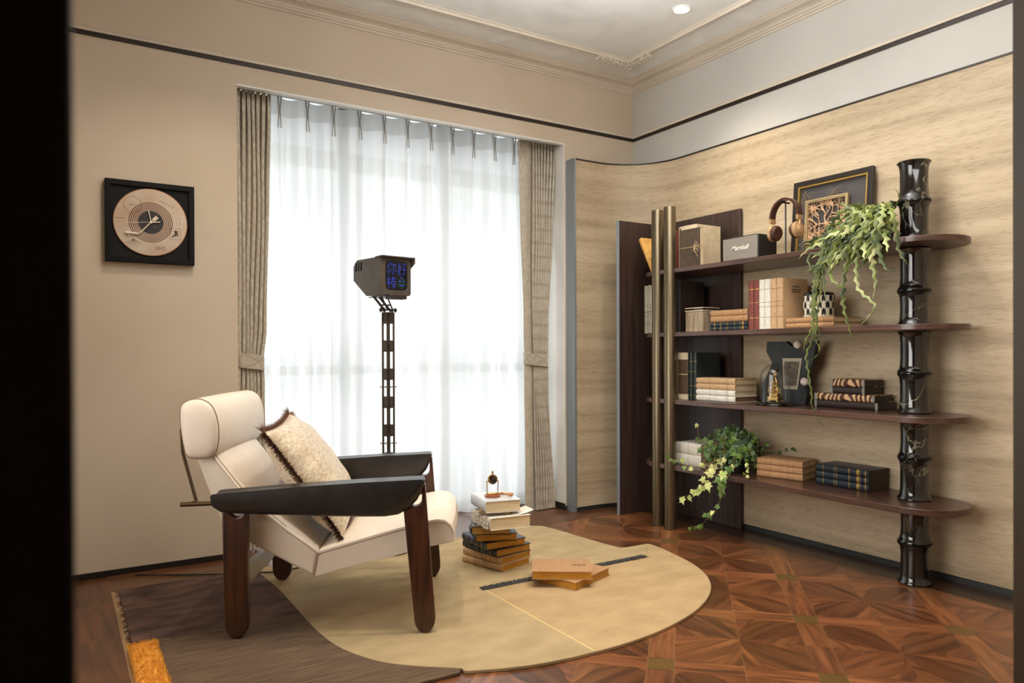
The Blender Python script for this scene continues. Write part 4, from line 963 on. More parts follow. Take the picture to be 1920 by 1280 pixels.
def branch(y, z, a, L, r, dep):
    P = [(.008, y, z)]; n = 5
    for k in range(n): a += random.uniform(-.32, .32); y += cos(a) * L / n; z += sin(a) * L / n; P.append((.008, y, z))
    if any(abs(p[1] - iy) > iw / 2 - .012 or abs(p[2] - iz) > ih / 2 - .012 for p in P): P = [p for p in P if abs(p[1] - iy) < iw / 2 - .010 and abs(p[2] - iz) < ih / 2 - .010]
    if len(P) > 1: b.tube(P, r, 6, taper=.6)
    if dep and len(P) > 2:
        for _ in range(3): 
            q = P[-1] if _ < 2 else P[len(P) // 2]; branch(q[1], q[2], a + random.uniform(-1.3, 1.3), L * .82, r * .75, dep - 1)
for a in (1.9, 1.2, 2.7, .4, 3.6, -.3, -1.2, 4.2): branch(iy + .0, iz - .02, a, .06, .0045, 4)
obj('coral_relief', b, pm('copper beige relief', S(196, 156, 118), rough=.45, metal=.3), t)
b = MB()
for _ in range(70):
    cy, cz = random.choice(((iy + iw / 2 + .006, iz + ih / 2), (iy - .03, iz + ih / 2 + .01), (iy + iw / 2 + .01, iz), (iy + iw / 2, iz - ih / 2))); a = random.uniform(0, 6.28); L = random.uniform(.02, .045)
    cy += random.uniform(-.02, .02); cz += random.uniform(-.04, .03); b.tube([(.008, cy, cz), (.004, cy + cos(a) * L / 2, cz + sin(a) * L / 2), (.008, min(W_ / 2 - .04, cy + cos(a + .4) * L), min(H2 - .05, max(.04, cz + sin(a + .4) * L)))], .0009, 4)
obj('metal_twigs', b, pm('dull brass twigs', S(170, 152, 110), rough=.4, metal=.6), t)

# glass dome clock
t = thing('glass_dome_clock', 'gold skeleton clock under a glass dome on a black base, third shelf', 'clock', (3.20, 2.525, Z3), 0)
b = MB(); b.lathe([(.098, 0), (.1, .004), (.097, .010), (.085, .014), (.08, .017)], n=48); obj('base', b, 'blackgloss', t)
b = MB(); b.lathe([(.076, .017), (.076, .145)] + [(.076 * cos(a), .145 + .072 * sin(a)) for a in [k * pi / 20 for k in range(1, 10)]] + [(.0005, .217)], n=48, caps=False); obj('glass_dome', b, 'domeglass', t, angle=60)
b = MB(); b.box((-.024, -.032, .024), (.024, .032, .046)); 
for x in (-.02, .02):
    for y in (-.028, .028): b.sphere((x, y, .021), .006, n=8)
b.box((-.018, -.024, .046), (.018, .024, .060)); obj('pedestal', b, 'gold', t, bevel=.002)
b = MB()
for (y, z, r) in ((.0, .082, .021), (-.02, .078, .016), (.022, .076, .017), (0, .112, .014)):
    b.tube([(-.008 + .002 * (y > 0), y + r * cos(a), z + r * sin(a)) for a in [k * pi / 10 for k in range(20)]], .0022, 6, closed=True)
    for k in range(4): b.tube([(-.008, y, z), (-.008, y + r * cos(k * pi / 2 + .4), z + r * sin(k * pi / 2 + .4))], .0013, 5)
b.tube([(0, -.012, .06), (0, -.010, .12), (0, 0, .15), (0, .010, .12), (0, .012, .06)], .003, 8); obj('gear_train', b, 'gold', t)
b = MB(); b.sphere((0, 0, .158), .009, n=8); b.lathe([(.004, 0), (.014, .006), (.02, .014), (.022, .017), (.004, .019)], (0, -.006, .170), 20); b.tube([(0, .0, .15), (0, .0, .172)], .003, 6); b.tube([(-.002, .032, .165), (-.002, .044, .075)], .0012, 5); b.tube([(0, 0, .165), (-.002, .032, .165)], .0012, 5); obj('bell_finial', b, 'gold', t)

# abstract frame
t = thing('picture_frame', 'angular black wooden photo frame with two white balls on the third shelf', 'photo frame', (3.31, 0, 0), 0)
def zq(x, y): # zoom pixel -> (Y,z) on plane X=3.31 (measured offline)
    return x, y
AB = [(2.665, 1.104), (2.545, 1.104), (2.487, 1.063), (2.437, 1.067), (2.395, 1.103), (2.358, 1.104), (2.382, .985), (2.435, .905), (2.413, .822), (2.426, .7705), (2.70, .7705), (2.715, .83), (2.66, .93), (2.632, .99), (2.67, 1.05)]
IN = [(2.571, 1.014), (2.450, 1.014), (2.478, .848), (2.566, .848)]
b = MB(); n = len(AB); ca_ = (2.52, .93)
outer_f = [(0 + .0, y, z) for y, z in AB]; inner_f = []
# frame as slab with sunken bevel toward the photo
b.yz(AB, .012, .03)
near = {0: 0, 1: 0, 2: 0, 3: 1, 4: 1, 5: 1, 6: 1, 7: 2, 8: 2, 9: 2, 10: 3, 11: 3, 12: 3, 13: 0, 14: 0}
vs = [(.0, y, z) for y, z in AB] + [(.010, y, z) for y, z in IN] + [(.013, y, z) for y, z in AB]
fs = []
for i in range(n):
    j = (i + 1) % n; a, c = n + near[i], n + near[j]
    fs.append((i, j, c, a) if a != c else (i, j, a)); fs.append((i, j, n + 4 + j, n + 4 + i))
b.add(vs, fs); obj('frame', b, 'blackwood', t, smooth=False)
b = MB(); b.yz(IN, .0085, .0115); obj('mat_board', b, 'mat', t, smooth=False)
c_ = (sum(p[0] for p in IN) / 4, sum(p[1] for p in IN) / 4); b = MB(); b.yz([(c_[0] + (y - c_[0]) * .78, c_[1] + (z - c_[1]) * .78) for y, z in IN], .0065, .0084); obj('photograph', b, 'photo', t, smooth=False)
for y, z in ((2.467, 1.086), (2.424, .892)):
    b = MB(); b.sphere((-.004, y, z), .022); obj('white_ball', b, 'pearl', t)

# ------------------------------------------------------------------ lamp with screen head
LM = thing('floor_lamp', 'industrial taupe floor lamp with lattice post and screen-shaped head showing blue characters', 'floor lamp', (1.466, 3.585, th), 0)
b = MB(); b.lathe([(.11, 0), (.112, .004), (.11, .014), (.03, .016)], n=40); obj('base', b, 'lampmetal', LM)
b = MB(); hw_ = .0235
R45 = Matrix.Rotation(radians(23), 4, 'Z')
for s_ in range(4):
    Rm = R45 @ Matrix.Rotation(s_ * pi / 2, 4, 'Z')
    b.box((-hw_, -hw_, .01), (-hw_ + .013, -hw_ + .002, 1.25), mat=Rm); b.box((hw_ - .013, -hw_, .01), (hw_, -hw_ + .002, 1.25), mat=Rm)
    z = 1.25
    while z > .05:
        b.box((-hw_, -hw_, z - .059), (hw_, -hw_ + .002, z), mat=Rm); z -= .147
    z = 1.1515 + .012
    for zz in [1.25 - .147 * k for k in range(9)]:
        for e in (-.011, -.048): b.box((-.012, -hw_ - .0008, zz + e - .001), (.012, -hw_, zz + e + .001), mat=Rm)
obj('post', b, 'lampmetal', LM, smooth=False)
b = MB()
for zz in (.86, .565, .27):
    for s_ in range(4):
        Rm = R45 @ Matrix.Rotation(s_ * pi / 2, 4, 'Z'); b.tube([Rm @ Vector((-.03, -.0265, zz)), Rm @ Vector((.03, -.0265, zz))], .0018, 6)
        b.sphere(Rm @ Vector((-.03, -.0265, zz)), .0035, n=6)
obj('tie_rod', b, 'rod', LM)
b = MB()
for x in (-.04, -.022, .022, .04): b.lathe([(.008, -.006), (.009, 0), (.008, .006)], (x, 0, 1.262), 12, axis='x'); b.lathe([(.012, -.003), (.012, .003)], (x, 0, 1.262), 12, axis='x'); b.lathe([(.0035, -.01), (.0035, .01)], (x, 0, 1.262), 8, axis='x')
b.tube([(-.048, 0, 1.262), (.048, 0, 1.262)], .003, 8)
obj('pivot_knobs', b, 'lampmetal', LM)
b = MB()
for x in (-.015, .015):
    b.tube([(x, 0, 1.255), (x - .055, .03, 1.335)], .0065, 4); b.tube([(x + .012, 0, 1.26), (x - .03, -.02, 1.335)], .0055, 4); b.tube([(x - .024, .012, 1.288), (x - .006, -.008, 1.288)], .004, 4)
b.box((-.07, -.10, 1.330), (.03, .10, 1.334)); 
for k in range(9): b.box((-.03 + k * .0105, -.11, 1.314), (-.026 + k * .0105, -.04, 1.334))
obj('tilt_bracket', b, 'lampmetal', LM)
HD = Matrix.Translation((-.018, .049, 0)) @ Matrix.Rotation(radians(8), 4, 'Z')
b = MB(); W2 = .0885; pr_ = [(-.1385, 1.334), (.0, 1.334), (.1385, 1.424), (.1385, 1.497), (.10, 1.529), (-.1385, 1.526)]
sidep = pr_
# shell: side plates, top, back, bottom, with three slanted vents cut near the rear top of the left side
def side(x0, x1, full=True):
    b.prism([(-.1385, 1.334), (.0, 1.334), (.1385, 1.424), (.1385, 1.470), (-.1385, 1.470)], lambda p: HD @ Vector((x0, p[0], p[1])), lambda p: HD @ Vector((x1, p[0], p[1])))
    b.prism([(-.1385, 1.470), (.035, 1.470), (.035 , 1.5285), (-.1385, 1.526)], lambda p: HD @ Vector((x0, p[0], p[1])), lambda p: HD @ Vector((x1, p[0], p[1])))
    if full: b.prism([(.035, 1.515), (.118, 1.515), (.10, 1.529), (.035, 1.5285)], lambda p: HD @ Vector((x0, p[0], p[1])), lambda p: HD @ Vector((x1, p[0], p[1])))
    for k in range(4 if full else 0):
        y = .034 + k * .027; b.prism([(y + .004, 1.470), (y + .016, 1.470), (y + .010, 1.516), (y - .003, 1.516)], lambda p: HD @ Vector((x0, p[0], p[1])), lambda p: HD @ Vector((x1, p[0], p[1])))
    if full: b.prism([(.128, 1.470), (.1385, 1.470), (.1385, 1.497), (.118, 1.515)], lambda p: HD @ Vector((x0, p[0], p[1])), lambda p: HD @ Vector((x1, p[0], p[1])))
side(-W2, -W2 + .003); side(W2 - .003, W2, False)
for (p, q) in ((0, 1), (1, 2), (2, 3), (3, 4), (4, 5)):
    (ya, za), (yb_, zb_) = pr_[p], pr_[q]; b.add([HD @ Vector(v) for v in ((-W2, ya, za), (W2, ya, za), (W2, yb_, zb_), (-W2, yb_, zb_))], [(0, 1, 2, 3)])
hd = obj('lamp_head', b, 'lampmetal', LM, smooth=False)
# front bezel with rounded opening
b = MB(); N = 40
def sq(a, w, h, p=.32): 
    return (w * (abs(cos(a)) ** p) * (1 if cos(a) >= 0 else -1), h * (abs(sin(a)) ** p) * (1 if sin(a) >= 0 else -1))
sc_x, sc_z = .006, 1.433
vs = []
for (w, h, yy, cx, cz) in ((W2, .0965, -.1385, 0, 1.43), (W2, .0965, -.150, 0, 1.43), (.068, .078, -.150, sc_x, sc_z), (.064, .074, -.141, sc_x, sc_z)):
    for k in range(N):
        a = 2 * pi * (k + .5) / N; x, z = sq(a, w, h, .12 if w > .08 else .3); vs.append(HD @ Vector((cx + x, yy, cz + z)))
b.add(vs, [(j * N + k, j * N + (k + 1) % N, (j + 1) * N + (k + 1) % N, (j + 1) * N + k) for j in range(3) for k in range(N)])
b.box((-W2 - .004, -.175, 1.524), (W2 + .010, -.10, 1.530), mat=HD)
b.prism([(-.175, 1.53), (-.10, 1.53), (-.10, 1.50), (-.13, 1.475), (-.175, 1.50)], lambda p: HD @ Vector((W2 + .004, p[0], p[1])), lambda p: HD @ Vector((W2 + .012, p[0], p[1])))
obj('bezel', b, 'lampmetal', hd, angle=40)
b = MB(); vs = []
for j in range(5):
    q = 1 - j / 4 * .98
    for k in range(N):
        a = 2 * pi * (k + .5) / N; x, z = sq(a, .066 * q, .076 * q, .3); vs.append(HD @ Vector((sc_x + x, -.143 - .004 * (1 - q * q), sc_z + z)))
b.add(vs, [(j * N + k, j * N + (k + 1) % N, (j + 1) * N + (k + 1) % N, (j + 1) * N + k) for j in range(4) for k in range(N)]); obj('screen', b, 'screen', hd)
# characters on the screen, as strokes on a unit square each (x right, y up)
CHR = {'ni': [((.28, 1), (.08, .6)), ((.18, .75), (.18, 0)), ((.55, 1), (.4, .68)), ((.48, .82), (.95, .82)), ((.95, .82), (.88, .66)), ((.68, .82), (.68, .05)), ((.68, .05), (.56, .14)), ((.5, .5), (.36, .22)), ((.84, .52), (.98, .24))],
       'hao': [((.3, 1), (.12, .3)), ((.12, .3), (.42, .02)), ((.42, .7), (.1, .02)), ((.02, .68), (.46, .68)), ((.54, .88), (.92, .88)), ((.92, .88), (.74, .66)), ((.74, .66), (.74, .04)), ((.74, .04), (.62, .12)), ((.5, .46), (1, .46))],
       'bang': [((.2, 1), (.2, 0)), ((.02, .74), (.4, .74)), ((.2, .7), (.03, .35)), ((.2, .62), (.38, .42)), ((.46, .9), (.98, .9)), ((.5, .76), (.94, .76)), ((.42, .6), (1, .6)), ((.7, 1), (.46, .36)), ((.66, .6), (.98, .38)), ((.54, .32), (.9, .32)), ((.48, .18), (.98, .18)), ((.71, .42), (.71, 0))]}
b = MB()
def glyph(g_, x0, z0, w, h, mi=0):
    for (xa, za), (xb, zb_) in CHR[g_]: b.tube([HD @ Vector((x0 + xa * w, -.1485, z0 + za * h)), HD @ Vector((x0 + xb * w, -.1485, z0 + zb_ * h))], .0009, 5, mi=mi)
glyph('ni', -.052, 1.436, .055, .066); glyph('hao', .008, 1.436, .055, .066); glyph('bang', -.052, 1.366, .055, .062)
for zz in range(9):
    z = 1.372 + zz * .0062; w_ = sqrt(max(0, .027 ** 2 - (z - 1.397) ** 2)); b.tube([HD @ Vector((.035 - w_, -.148, z)), HD @ Vector((.035 + w_, -.148, z))], .0008, 4, mi=1)
for s_ in (-1, 1): b.tube([HD @ Vector((.035 + s_ * .011 - .005, -.149, 1.405)), HD @ Vector((.035 + s_ * .011 + .005, -.149, 1.405))], .002, 5, mi=0)
b.tube([HD @ Vector((.022, -.149, 1.388)), HD @ Vector((.035, -.149, 1.383)), HD @ Vector((.048, -.149, 1.388))], .0018, 5, mi=0)
b.tube([HD @ Vector((.028, -.149, 1.424)), HD @ Vector((.042, -.149, 1.424))], .002, 5, mi=0)
obj('screen_characters', b, ['bluedots', 'greendots'], hd)
# cable
b = MB(); b.tube(catmull([(1.37, 3.60, th + .005), (1.15, 3.56, th + .004), (.9, 3.52, th + .004), (.80, 3.55, th + .004), (.6, 3.68, .006), (.3, 3.86, .006)], 8), .0035, 6)
tagit(obj('power_cable', b, 'black'), 'thin black power cable running over the rug behind the armchair', 'cable')

# ------------------------------------------------------------------ wall clock
WC = thing('wall_clock', 'square black framed record wall clock with tonearm hands on the left wall', 'clock', (.380, Y1, 1.680), 0)
b = MB(); s0 = .194
for a, c in (((-s0, -.034, -s0), (s0, -.001, -s0 + .026)), ((-s0, -.034, s0 - .026), (s0, -.001, s0)), ((-s0, -.034, -s0 + .026), (-s0 + .026, -.001, s0 - .026)), ((s0 - .026, -.034, -s0 + .026), (s0, -.001, s0 - .026))): b.box(a, c)
obj('frame', b, 'matteblack', WC, smooth=False, bevel=.002)
b = MB(); b.box((-s0 + .02, -.022, -s0 + .02), (s0 - .02, -.002, s0 - .02)); obj('backing', b, pm('black felt', S(14, 12, 10), rough=.9), WC, smooth=False)
b = MB(); cz = .002
b.lathe([(.161, -.024), (.1625, -.025), (.161, -.028), (.158, -.0285)], (0, 0, cz), 64, mi=2, axis='y', caps=False)
b.lathe([(.158, -.0285), (.100, -.0285)], (0, 0, cz), 64, mi=0, axis='y', caps=False)
rr = .1
while rr > .058:
    b.lathe([(rr, -.0285), (rr - .0042, -.0285)], (0, 0, cz), 64, mi=0, axis='y', caps=False); b.lathe([(rr - .0042, -.0285), (rr - .0082, -.0285)], (0, 0, cz), 64, mi=1, axis='y', caps=False); rr -= .0082
b.lathe([(rr, -.0285), (.056, -.0285)], (0, 0, cz), 64, mi=0, axis='y', caps=False)
obj('record', b, ['disc', 'disc2', 'discrim'], WC)
b = MB(); b.lathe([(.056, -.029), (.0001, -.029)], (0, 0, cz), 48, axis='y', caps=False); obj('centre_label', b, 'label', WC)
b = MB()
def st_(P, r=.0006): b.tube([(x, -.029, z + cz) for x, z in P], r, 4)
st_(arc(-.078, .078, .038, 0, 2 * pi, 28)); st_(arc(.028, -.122, .008, 0, 2 * pi, 14)); st_(arc(.055, -.122, .008, 0, 2 * pi, 14)); st_([(.036, -.122), (.047, -.122)])
st_([(.035 + k * .0075, .105 - k * .003 + (.008 if k % 2 else -.004)) for k in range(10)], .0009)
st_([(-.15, .01), (-.11, .01)]); st_([(.11, .02), (.115, .0), (.128, .0), (.128, .03), (.11, .03)]); st_([(.085, -.02), (.13, -.02), (.13, -.075), (.085, -.075), (.085, -.02)])
random.seed(2)
for k in range(16): st_([(.092 + random.uniform(0, .03), -.065 + random.uniform(0, .035)), (.092 + random.uniform(0, .03), -.065 + random.uniform(0, .035))], .0011)
for k in range(7): st_([(-.075, -.085), (-.075 + .04 * cos(-.5 - k * .35), -.085 + .04 * sin(-.5 - k * .35))])
for k in range(5): st_([(-.09 + k * .006, .075), (-.09 + k * .006, .083 if k % 2 else .079)], .0009)
obj('drawn_marks', b, 'ink', WC)
b = MB()
def hd_(P, r): b.tube([(x, -.035, z + cz) for x, z in P], r, 8)
b.lathe([(.006, -.031), (.007, -.038), (.003, -.040)], (0, 0, cz), 20, axis='y')
hd_([(0, 0), (-.012, .058)], .0028); hd_([(.004, 0), (.04, .004)], .003); hd_([(-.11, -.012), (0, 0)], .0011)
hd_([(0, 0), (-.045, -.052), (-.058, -.060)], .0032); hd_([(-.058, -.060), (-.11, -.058)], .0055); hd_([(-.098, -.060), (-.096, -.075)], .002)
b.box((-.013, -.040, -.008), (.013, -.033, .008), mat=Matrix.Translation((.018, 0, .018 + cz)) @ Matrix.Rotation(radians(-45), 4, 'Y'))
hd_([(0, 0), (.02, .02)], .004); obj('hands', b, 'hand', WC)

# ------------------------------------------------------------------ plants
def ivyleaf(b, c, nrm, up, s, mi):
    nrm = nrm.normalized(); up = (up - nrm * up.dot(nrm)); up = up.normalized() if up.length > 1e-4 else nrm.orthogonal().normalized(); sd = nrm.cross(up)
    pts = [(0, -.15), (.18, -.38), (.34, -.30), (.52, -.12), (.36, .08), (.62, .30), (.28, .38), (.14, .60), (0, 1.0), (-.14, .60), (-.28, .38), (-.62, .30), (-.36, .08), (-.52, -.12), (-.34, -.30), (-.18, -.38)]
    vs = [c] + [c + sd * x * s + up * y * s + nrm * (-.18 * abs(x) * s - .1 * y * y * s) for x, y in pts]
    n = len(pts); b.add(vs, [(0, 1 + i, 1 + (i + 1) % n) for i in range(n)], mi)
random.seed(42)
IV = thing('ivy_plant', 'trailing green ivy in a dark pot on the bottom shelf', 'plant', (3.21, 2.79, Z4), 0)
b = MB(); b.lathe([(.055, 0), (.058, .004), (.075, .11), (.078, .115), (.07, .115), (.066, .10)], n=32); b.lathe([(.0001, .1), (.066, .1)], n=24, caps=False); obj('pot', b, 'pot', IV)
lf = MB(); sm = MB(); org = Vector((3.21, 2.79, Z4))
def rel(p): return Vector(p) - org
def vine(P, n_leaf, size, mis, rad=.0014, jit=.012, front=True):
    C = catmull(P, 8); sm.tube(C, rad, 5, taper=.6)
    for k in range(n_leaf):
        q = C[min(len(C) - 1, int((k + random.random()) / n_leaf * len(C)))]
        off = Vector((random.uniform(-1, .4), random.uniform(-1, 1), random.uniform(-1, 1))) * jit
        nr = Vector((-1 + random.uniform(-.5, .5), -.8 + random.uniform(-.8, .8), random.uniform(-.2, .9)))
        up = Vector((random.uniform(-.4, .4), random.uniform(-1, 1), -random.uniform(.1, 1.2)))
        sm.tube([q, q + off], .0008, 4)
        ivyleaf(lf, q + off, nr, up, size * random.uniform(.7, 1.2), random.choice(mis))
for k in range(215):
    a = random.uniform(0, 2 * pi); el = random.random() ** .6; R_ = random.uniform(.13, .25); top = .115 + random.uniform(.03, .125) * (1 - .35 * el)
    dx = cos(a) * R_ * .62 * el - .02; dy = sin(a) * R_ * 1.0 * el
    dx = min(dx, .16); dy = max(-.15, min(.20, dy))
    dr = random.uniform(0, .14) * el
    if dx > -.13: dr = min(dr, top - .03 )
    e3 = Vector((dx, dy, top - dr)); 
    if e3.x > -.14: e3.z = max(e3.z, .025)
    vine([(0, 0, .10), (dx * .45, dy * .45, top + .01), e3], 8, .029, [0, 0, 0, 0, 1] if el < .8 else [0, 0, 1, 1], jit=.02)
W = lambda y, z, x=3.0: rel((x, y, z))
vine([(-.03, -.03, .11), W(2.75, .46, 3.06), W(2.711, .367), W(2.712, .295), W(2.714, .271), W(2.732, .231), W(2.759, .186), W(2.791, .156), W(2.834, .119), W(2.87, .077)], 8, .030, [2, 1], rad=.0017)
vine([(-.03, 0, .11), W(2.82, .44, 3.05), W(2.834, .341), W(2.856, .313), W(2.889, .279), W(2.929, .256), W(2.981, .235), W(3.033, .219)], 8, .042, [2, 2], rad=.0016)
vine([(-.03, .03, .11), W(2.855, .425, 3.04), W(2.945, .409), W(3.003, .427), W(3.063, .421), W(3.105, .44)], 12, .022, [1, 2, 1], rad=.0014)
vine([(-.03, -.05, .11), W(2.70, .42, 3.05), W(2.711, .367), W(2.72, .32)], 7, .040, [2, 1, 1])
vine([(-.03, 0, .11), W(2.80, .43, 3.04), W(2.80, .36), W(2.80, .31)], 6, .040, [2, 1, 0])
vine([(0, .05, .12), (-.06, .15, .16), (-.08, .20, .17), (-.08, .22, .24)], 5, .022, [1, 1, 2])
vine([(0, -.05, .12), (.05, -.2, .14), (.06, -.30, .15), (.06, -.36, .16)], 6, .018, [0, 0])
vine([(-.02, -.06, .12), W(2.62, .44, 3.10), W(2.60, .41, 3.06), W(2.585, .385, 3.05)], 7, .02, [1, 2])
for P in ([W(2.87, .077), W(2.907, .078), W(2.941, .064)],): vine(P, 3, .022, [1])
vine([W(2.791, .156), W(2.83, .16), W(2.845, .175)], 2, .028, [1], jit=.004)
obj('stems', sm, 'vine', IV); obj('foliage', lf, ['leaf_dark', 'leaf_mid', 'leaf_lime'], IV, smooth=False)

CP = thing('fishbone_cactus', 'trailing fishbone cactus with zigzag stems hanging over the top shelf', 'plant', (3.24, 1.99, Z1), 0)
b = MB(); b.lathe([(.06, 0), (.064, .004), (.08, .085), (.082, .09), (.074, .09), (.07, .08)], n=32); b.lathe([(.0001, .08), (.07, .08)], n=24, caps=False); obj('pot', b, 'pot', CP)
org = Vector((3.24, 1.99, Z1)); cb_ = MB()
def zig(P, w, mi, step=.021, n=10, tw=0):
    C = catmull(P, n); L = [0]
    for a, c in zip(C, C[1:]): L.append(L[-1] + (c - a).length)
    tot = L[-1]; k = max(4, int(tot / (step / 2))); pts = []; j = 0
    for i in range(k + 1):
        s_ = tot * i / k
        while j < len(L) - 2 and L[j + 1] < s_: j += 1
        q = (s_ - L[j]) / max(1e-6, L[j + 1] - L[j]); pts.append(C[j].lerp(C[j + 1], q))
    vs = []; fs = []
    for i, p in enumerate(pts):
        d = (pts[min(i + 1, k)] - pts[max(i - 1, 0)]).normalized(); vd = Vector((-.72, -.55, .15 + tw)).normalized(); sd = d.cross(vd)
        if sd.length < 1e-4: sd = d.orthogonal()
        sd.normalize(); nr = sd.cross(d); ti = i / k; ww = w * (1 if ti < .75 else (1 - ti) / .25 * .9 + .1)
        ph_ = i % 4; a = (1.0, .35, .22, .6)[ph_]; c = (.22, .6, 1.0, .35)[ph_]
        vs += [p + sd * ww * a - nr * .2 * ww * a, p + nr * .0022, p - sd * ww * c - nr * .2 * ww * c]
    for i in range(k): fs += [(3 * i, 3 * i + 1, 3 * i + 4, 3 * i + 3), (3 * i + 1, 3 * i + 2, 3 * i + 5, 3 * i + 4)]
    cb_.add(vs, fs, mi)
TR = dict(a=[(1.985, 1.692), (2.072, 1.612), (2.097, 1.528), (2.113, 1.472), (2.138, 1.364), (2.147, 1.254), (2.131, 1.179), (2.118, 1.127)],
 a2=[(2.06, 1.60), (2.10, 1.50), (2.138, 1.364), (2.156, 1.254), (2.156, 1.165), (2.19, 1.106), (2.207, 1.046)],
 tail=[(2.06, 1.60), (2.11, 1.45), (2.15, 1.25), (2.153, 1.121), (2.19, 1.034), (2.179, .946), (2.162, .846), (2.162, .796), (2.125, .724), (2.076, .689)],
 tail2=[(2.06, 1.58), (2.12, 1.3), (2.139, 1.121), (2.119, 1.059), (2.139, 1.026), (2.217, .988)],
 b=[(2.016, 1.604), (2.08, 1.512), (2.097, 1.426), (2.093, 1.338), (2.089, 1.265)], c=[(1.909, 1.589), (1.924, 1.493), (1.936, 1.424), (1.925, 1.325), (1.851, 1.251), (1.88, 1.198), (1.917, 1.164)],
 d=[(1.954, 1.553), (1.978, 1.457), (1.993, 1.388), (2.001, 1.281), (1.986, 1.202), (1.955, 1.102)], e=[(1.815, 1.629), (1.851, 1.512), (1.862, 1.444), (1.847, 1.347), (1.858, 1.279)],
 f=[(1.773, 1.636), (1.752, 1.539), (1.739, 1.464), (1.705, 1.408)], g=[(1.836, 1.62), (1.833, 1.496), (1.815, 1.426), (1.787, 1.392), (1.759, 1.39)],
 h=[(2.02, 1.58), (2.072, 1.511), (2.163, 1.507), (2.18, 1.479), (2.155, 1.402), (2.151, 1.343)], i=[(1.95, 1.6), (2.072, 1.56), (2.172, 1.535), (2.232, 1.492)], i2=[(1.95, 1.62), (2.08, 1.585), (2.17, 1.55), (2.21, 1.53)],
 l=[(2.0, 1.58), (2.048, 1.508), (2.064, 1.423), (2.056, 1.379), (2.001, 1.331), (1.986, 1.316)], j=[(1.88, 1.639), (1.954, 1.68), (2.008, 1.717), (2.032, 1.729)])
for k, P in TR.items():
    w = {'tail': .009, 'tail2': .008, 'b': .012, 'h': .009, 'd': .015}.get(k, .019); mi = {'tail': 0, 'b': 2, 'h': 2, 'g': 2, 'i': 1, 'i2': 0, 'c': 1, 'e': 1}.get(k, 0)
    if k == 'c': w = .013
    xs = 3.03
    P3 = [Vector((-.03, random.uniform(-.03, .03), .10)), Vector((-.10, (P[0][0] + 1.99) / 2 - 1.99, .17))] + [Vector((xs - 3.24, y * xs / 3.0 - 1.99, 1.05 + (z - 1.05) * xs / 3.0 - Z1)) for y, z in P]
    zig(P3, w, mi)
for q in range(78):
    a = random.uniform(0, 1); y0 = 1.84 + a * .28; z0 = 1.62 + random.uniform(-.02, .055) - .10 * a
    ye = y0 + random.uniform(-.06, .10) + .05 * a; ze = 1.50 + random.uniform(-.08, .09) - .03 * a; xf = random.uniform(2.98, 3.08)
    P3 = [Vector((random.uniform(-.05, .03), random.uniform(-.05, .05), .09)), Vector((-.07 + random.uniform(-.04, .03), (y0 - 1.99) * .6, z0 + .02 - Z1)), Vector((xf + .06 - 3.24, y0 - 1.99, (z0 + ze) / 2 + .03 - Z1)), Vector((xf - 3.24, ye - 1.99, ze - Z1))]
    zig(P3, random.uniform(.016, .026), random.choice((0, 0, 1, 0, 3, 3, 1, 2)), tw=random.uniform(-.5, .5))
for q in range(22):
    y0 = random.uniform(1.87, 2.06); P3 = [Vector((0, 0, .09)), Vector((-.03 + random.uniform(-.05, .05), (y0 - 1.99) * .7, .15 + random.uniform(0, .04))), Vector((-.10, y0 - 1.99 + random.uniform(-.05, .05), .13 + random.uniform(-.04, .04)))]
    zig(P3, random.uniform(.014, .022), random.choice((0, 3, 1)), tw=random.uniform(-.5, .5))
zig([Vector((0, -.05, .12)), Vector((-.05, -.13, .17)), Vector((-.06, -.145, .20)), Vector((-.05, -.12, .235))], .007, 0)
obj('stems', cb_, ['cac', 'cacpale', 'cacblue', pm('cactus deep green', S(62, 82, 34), S(28, 42, 16), ns=22, rough=.42)], CP, angle=80)

# ------------------------------------------------------------------ lights
def light(name, kind, loc, energy, color, **kw):
    l = bpy.data.lights.new(name, kind); l.energy = energy; l.color = color
    for k, v in kw.items(): setattr(l, k, v)
    o = bpy.data.objects.new(name, l); COL.objects.link(o); o.location = loc; return o
def aim(o, tgt): o.rotation_euler = (Vector(tgt) - Vector(o.location)).to_track_quat('-Z', 'Y').to_euler()
warm = (1, .88, .72)
def spot(x, y, e, tx, ty, size=75, blend=.6, r=.015, tz=0):
    o = light('downlight_or_fill_beam', 'SPOT', (x, y, 2.905), e, warm, spot_size=radians(size), spot_blend=blend, shadow_soft_size=r); aim(o, (tx, ty, tz))
spot(2.896, 2.892, 50, 3.1, 2.75, 104, 1)
spot(2.72, 1.95, 33, 2.86, 1.95, 92, .9)
spot(1.05, 2.35, 64, 1.2, 2.75, 85, .8)
spot(.62, 3.05, 42, .45, 3.55, 100, 1)  # added fill beam without a fitting, lifts the lower left wall
spot(1.9, 1.6, 14, 2.0, 2.2, 95, .8)
w = light('window_daylight', 'AREA', (1.82, 4.95, 1.05), 35, (.97, .985, 1), shape='RECTANGLE', size=2.6, size_y=2.0); aim(w, (1.82, 0, 1.0))
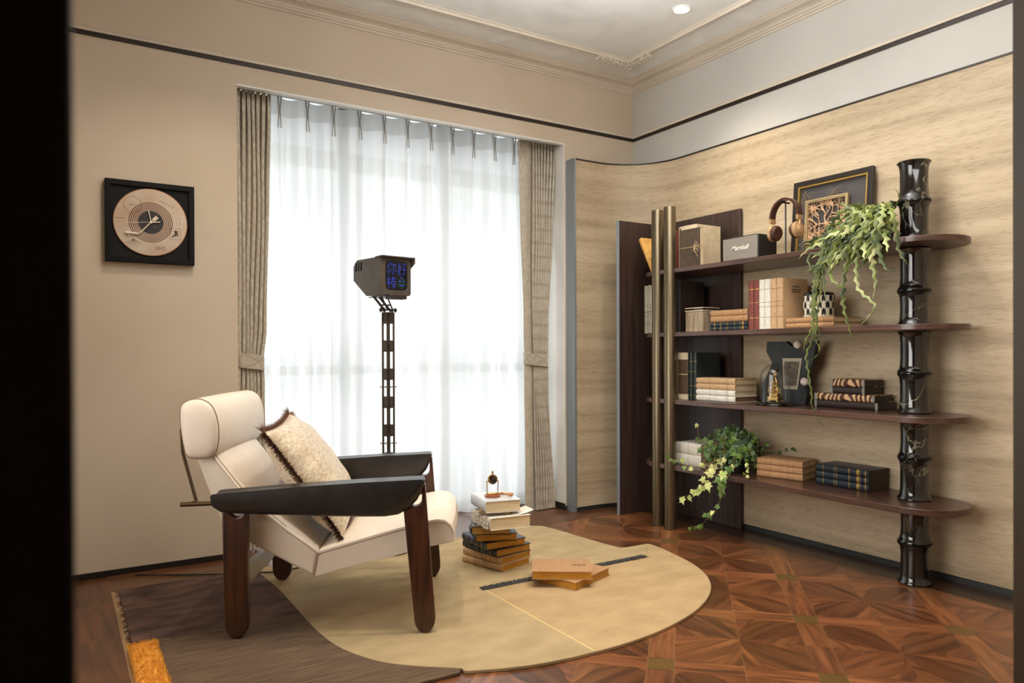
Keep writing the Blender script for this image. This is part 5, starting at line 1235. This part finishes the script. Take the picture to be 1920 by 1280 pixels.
c = light('ceiling_fill', 'AREA', (1.6, 1.5, 2.88), 12, (1, .97, .93), shape='RECTANGLE', size=2.4, size_y=1.4); aim(c, (1.6, 1.5001, 0))  # unseen area fill added under the ceiling for soft overall light
k = light('front_fill', 'AREA', (1.8, .72, 2.1), 12, (.98, .985, 1), shape='RECTANGLE', size=2.2, size_y=.3); aim(k, (2.2, 2.3, 3.5))  # fill added out of view by the front wall, brightens ceiling and upper walls
u2 = light('uplight_fill', 'AREA', (1.9, 2.2, 2.62), 38, (.97, .985, 1), shape='RECTANGLE', size=1.0, size_y=.8); aim(u2, (1.9, 2.2001, 3.4))  # unseen upward fill added to brighten the ceiling, not a fitting
q_ = light('side_fill', 'AREA', (-.52, 1.9, 1.4), 22, (1, .98, .95), shape='RECTANGLE', size=1.9, size_y=2.0, spread=radians(95)); aim(q_, (3.4, 1.75, .9))  # added fill outside the left of frame, evens out the right wall
wd = bpy.data.worlds.new('world'); scn.world = wd; wd.use_nodes = True
wd.node_tree.nodes['Background'].inputs[0].default_value = (.92, .96, 1, 1); wd.node_tree.nodes['Background'].inputs[1].default_value = 1.1

# ------------------------------------------------------------------ camera
cd = bpy.data.cameras.new('camera'); co = bpy.data.objects.new('camera', cd); COL.objects.link(co)
f, yaw, pitch, roll, sy = 1366.637, .556298614, -.0036728, -.0035095, 25.562
F = Vector((sin(yaw) * cos(pitch), cos(yaw) * cos(pitch), sin(pitch))); R_ = Vector((cos(yaw), -sin(yaw), 0)); U_ = R_.cross(F)
Rr = R_ * cos(roll) + U_ * sin(roll); Ur = -R_ * sin(roll) + U_ * cos(roll)
co.matrix_world = Matrix(((Rr.x, Ur.x, -F.x, 0), (Rr.y, Ur.y, -F.y, 0), (Rr.z, Ur.z, -F.z, 1.05), (0, 0, 0, 1)))
cd.sensor_width = 36; cd.lens = 36 * f / 1920; cd.shift_y = sy / 1920; cd.clip_start = .02
cd.dof.use_dof = True; cd.dof.focus_distance = 3.6; cd.dof.aperture_fstop = 6.5
scn.camera = co
scn.view_settings.view_transform = 'Standard'
scn.view_settings.exposure = .17
scn.cycles.max_bounces = 8; scn.cycles.transparent_max_bounces = 12
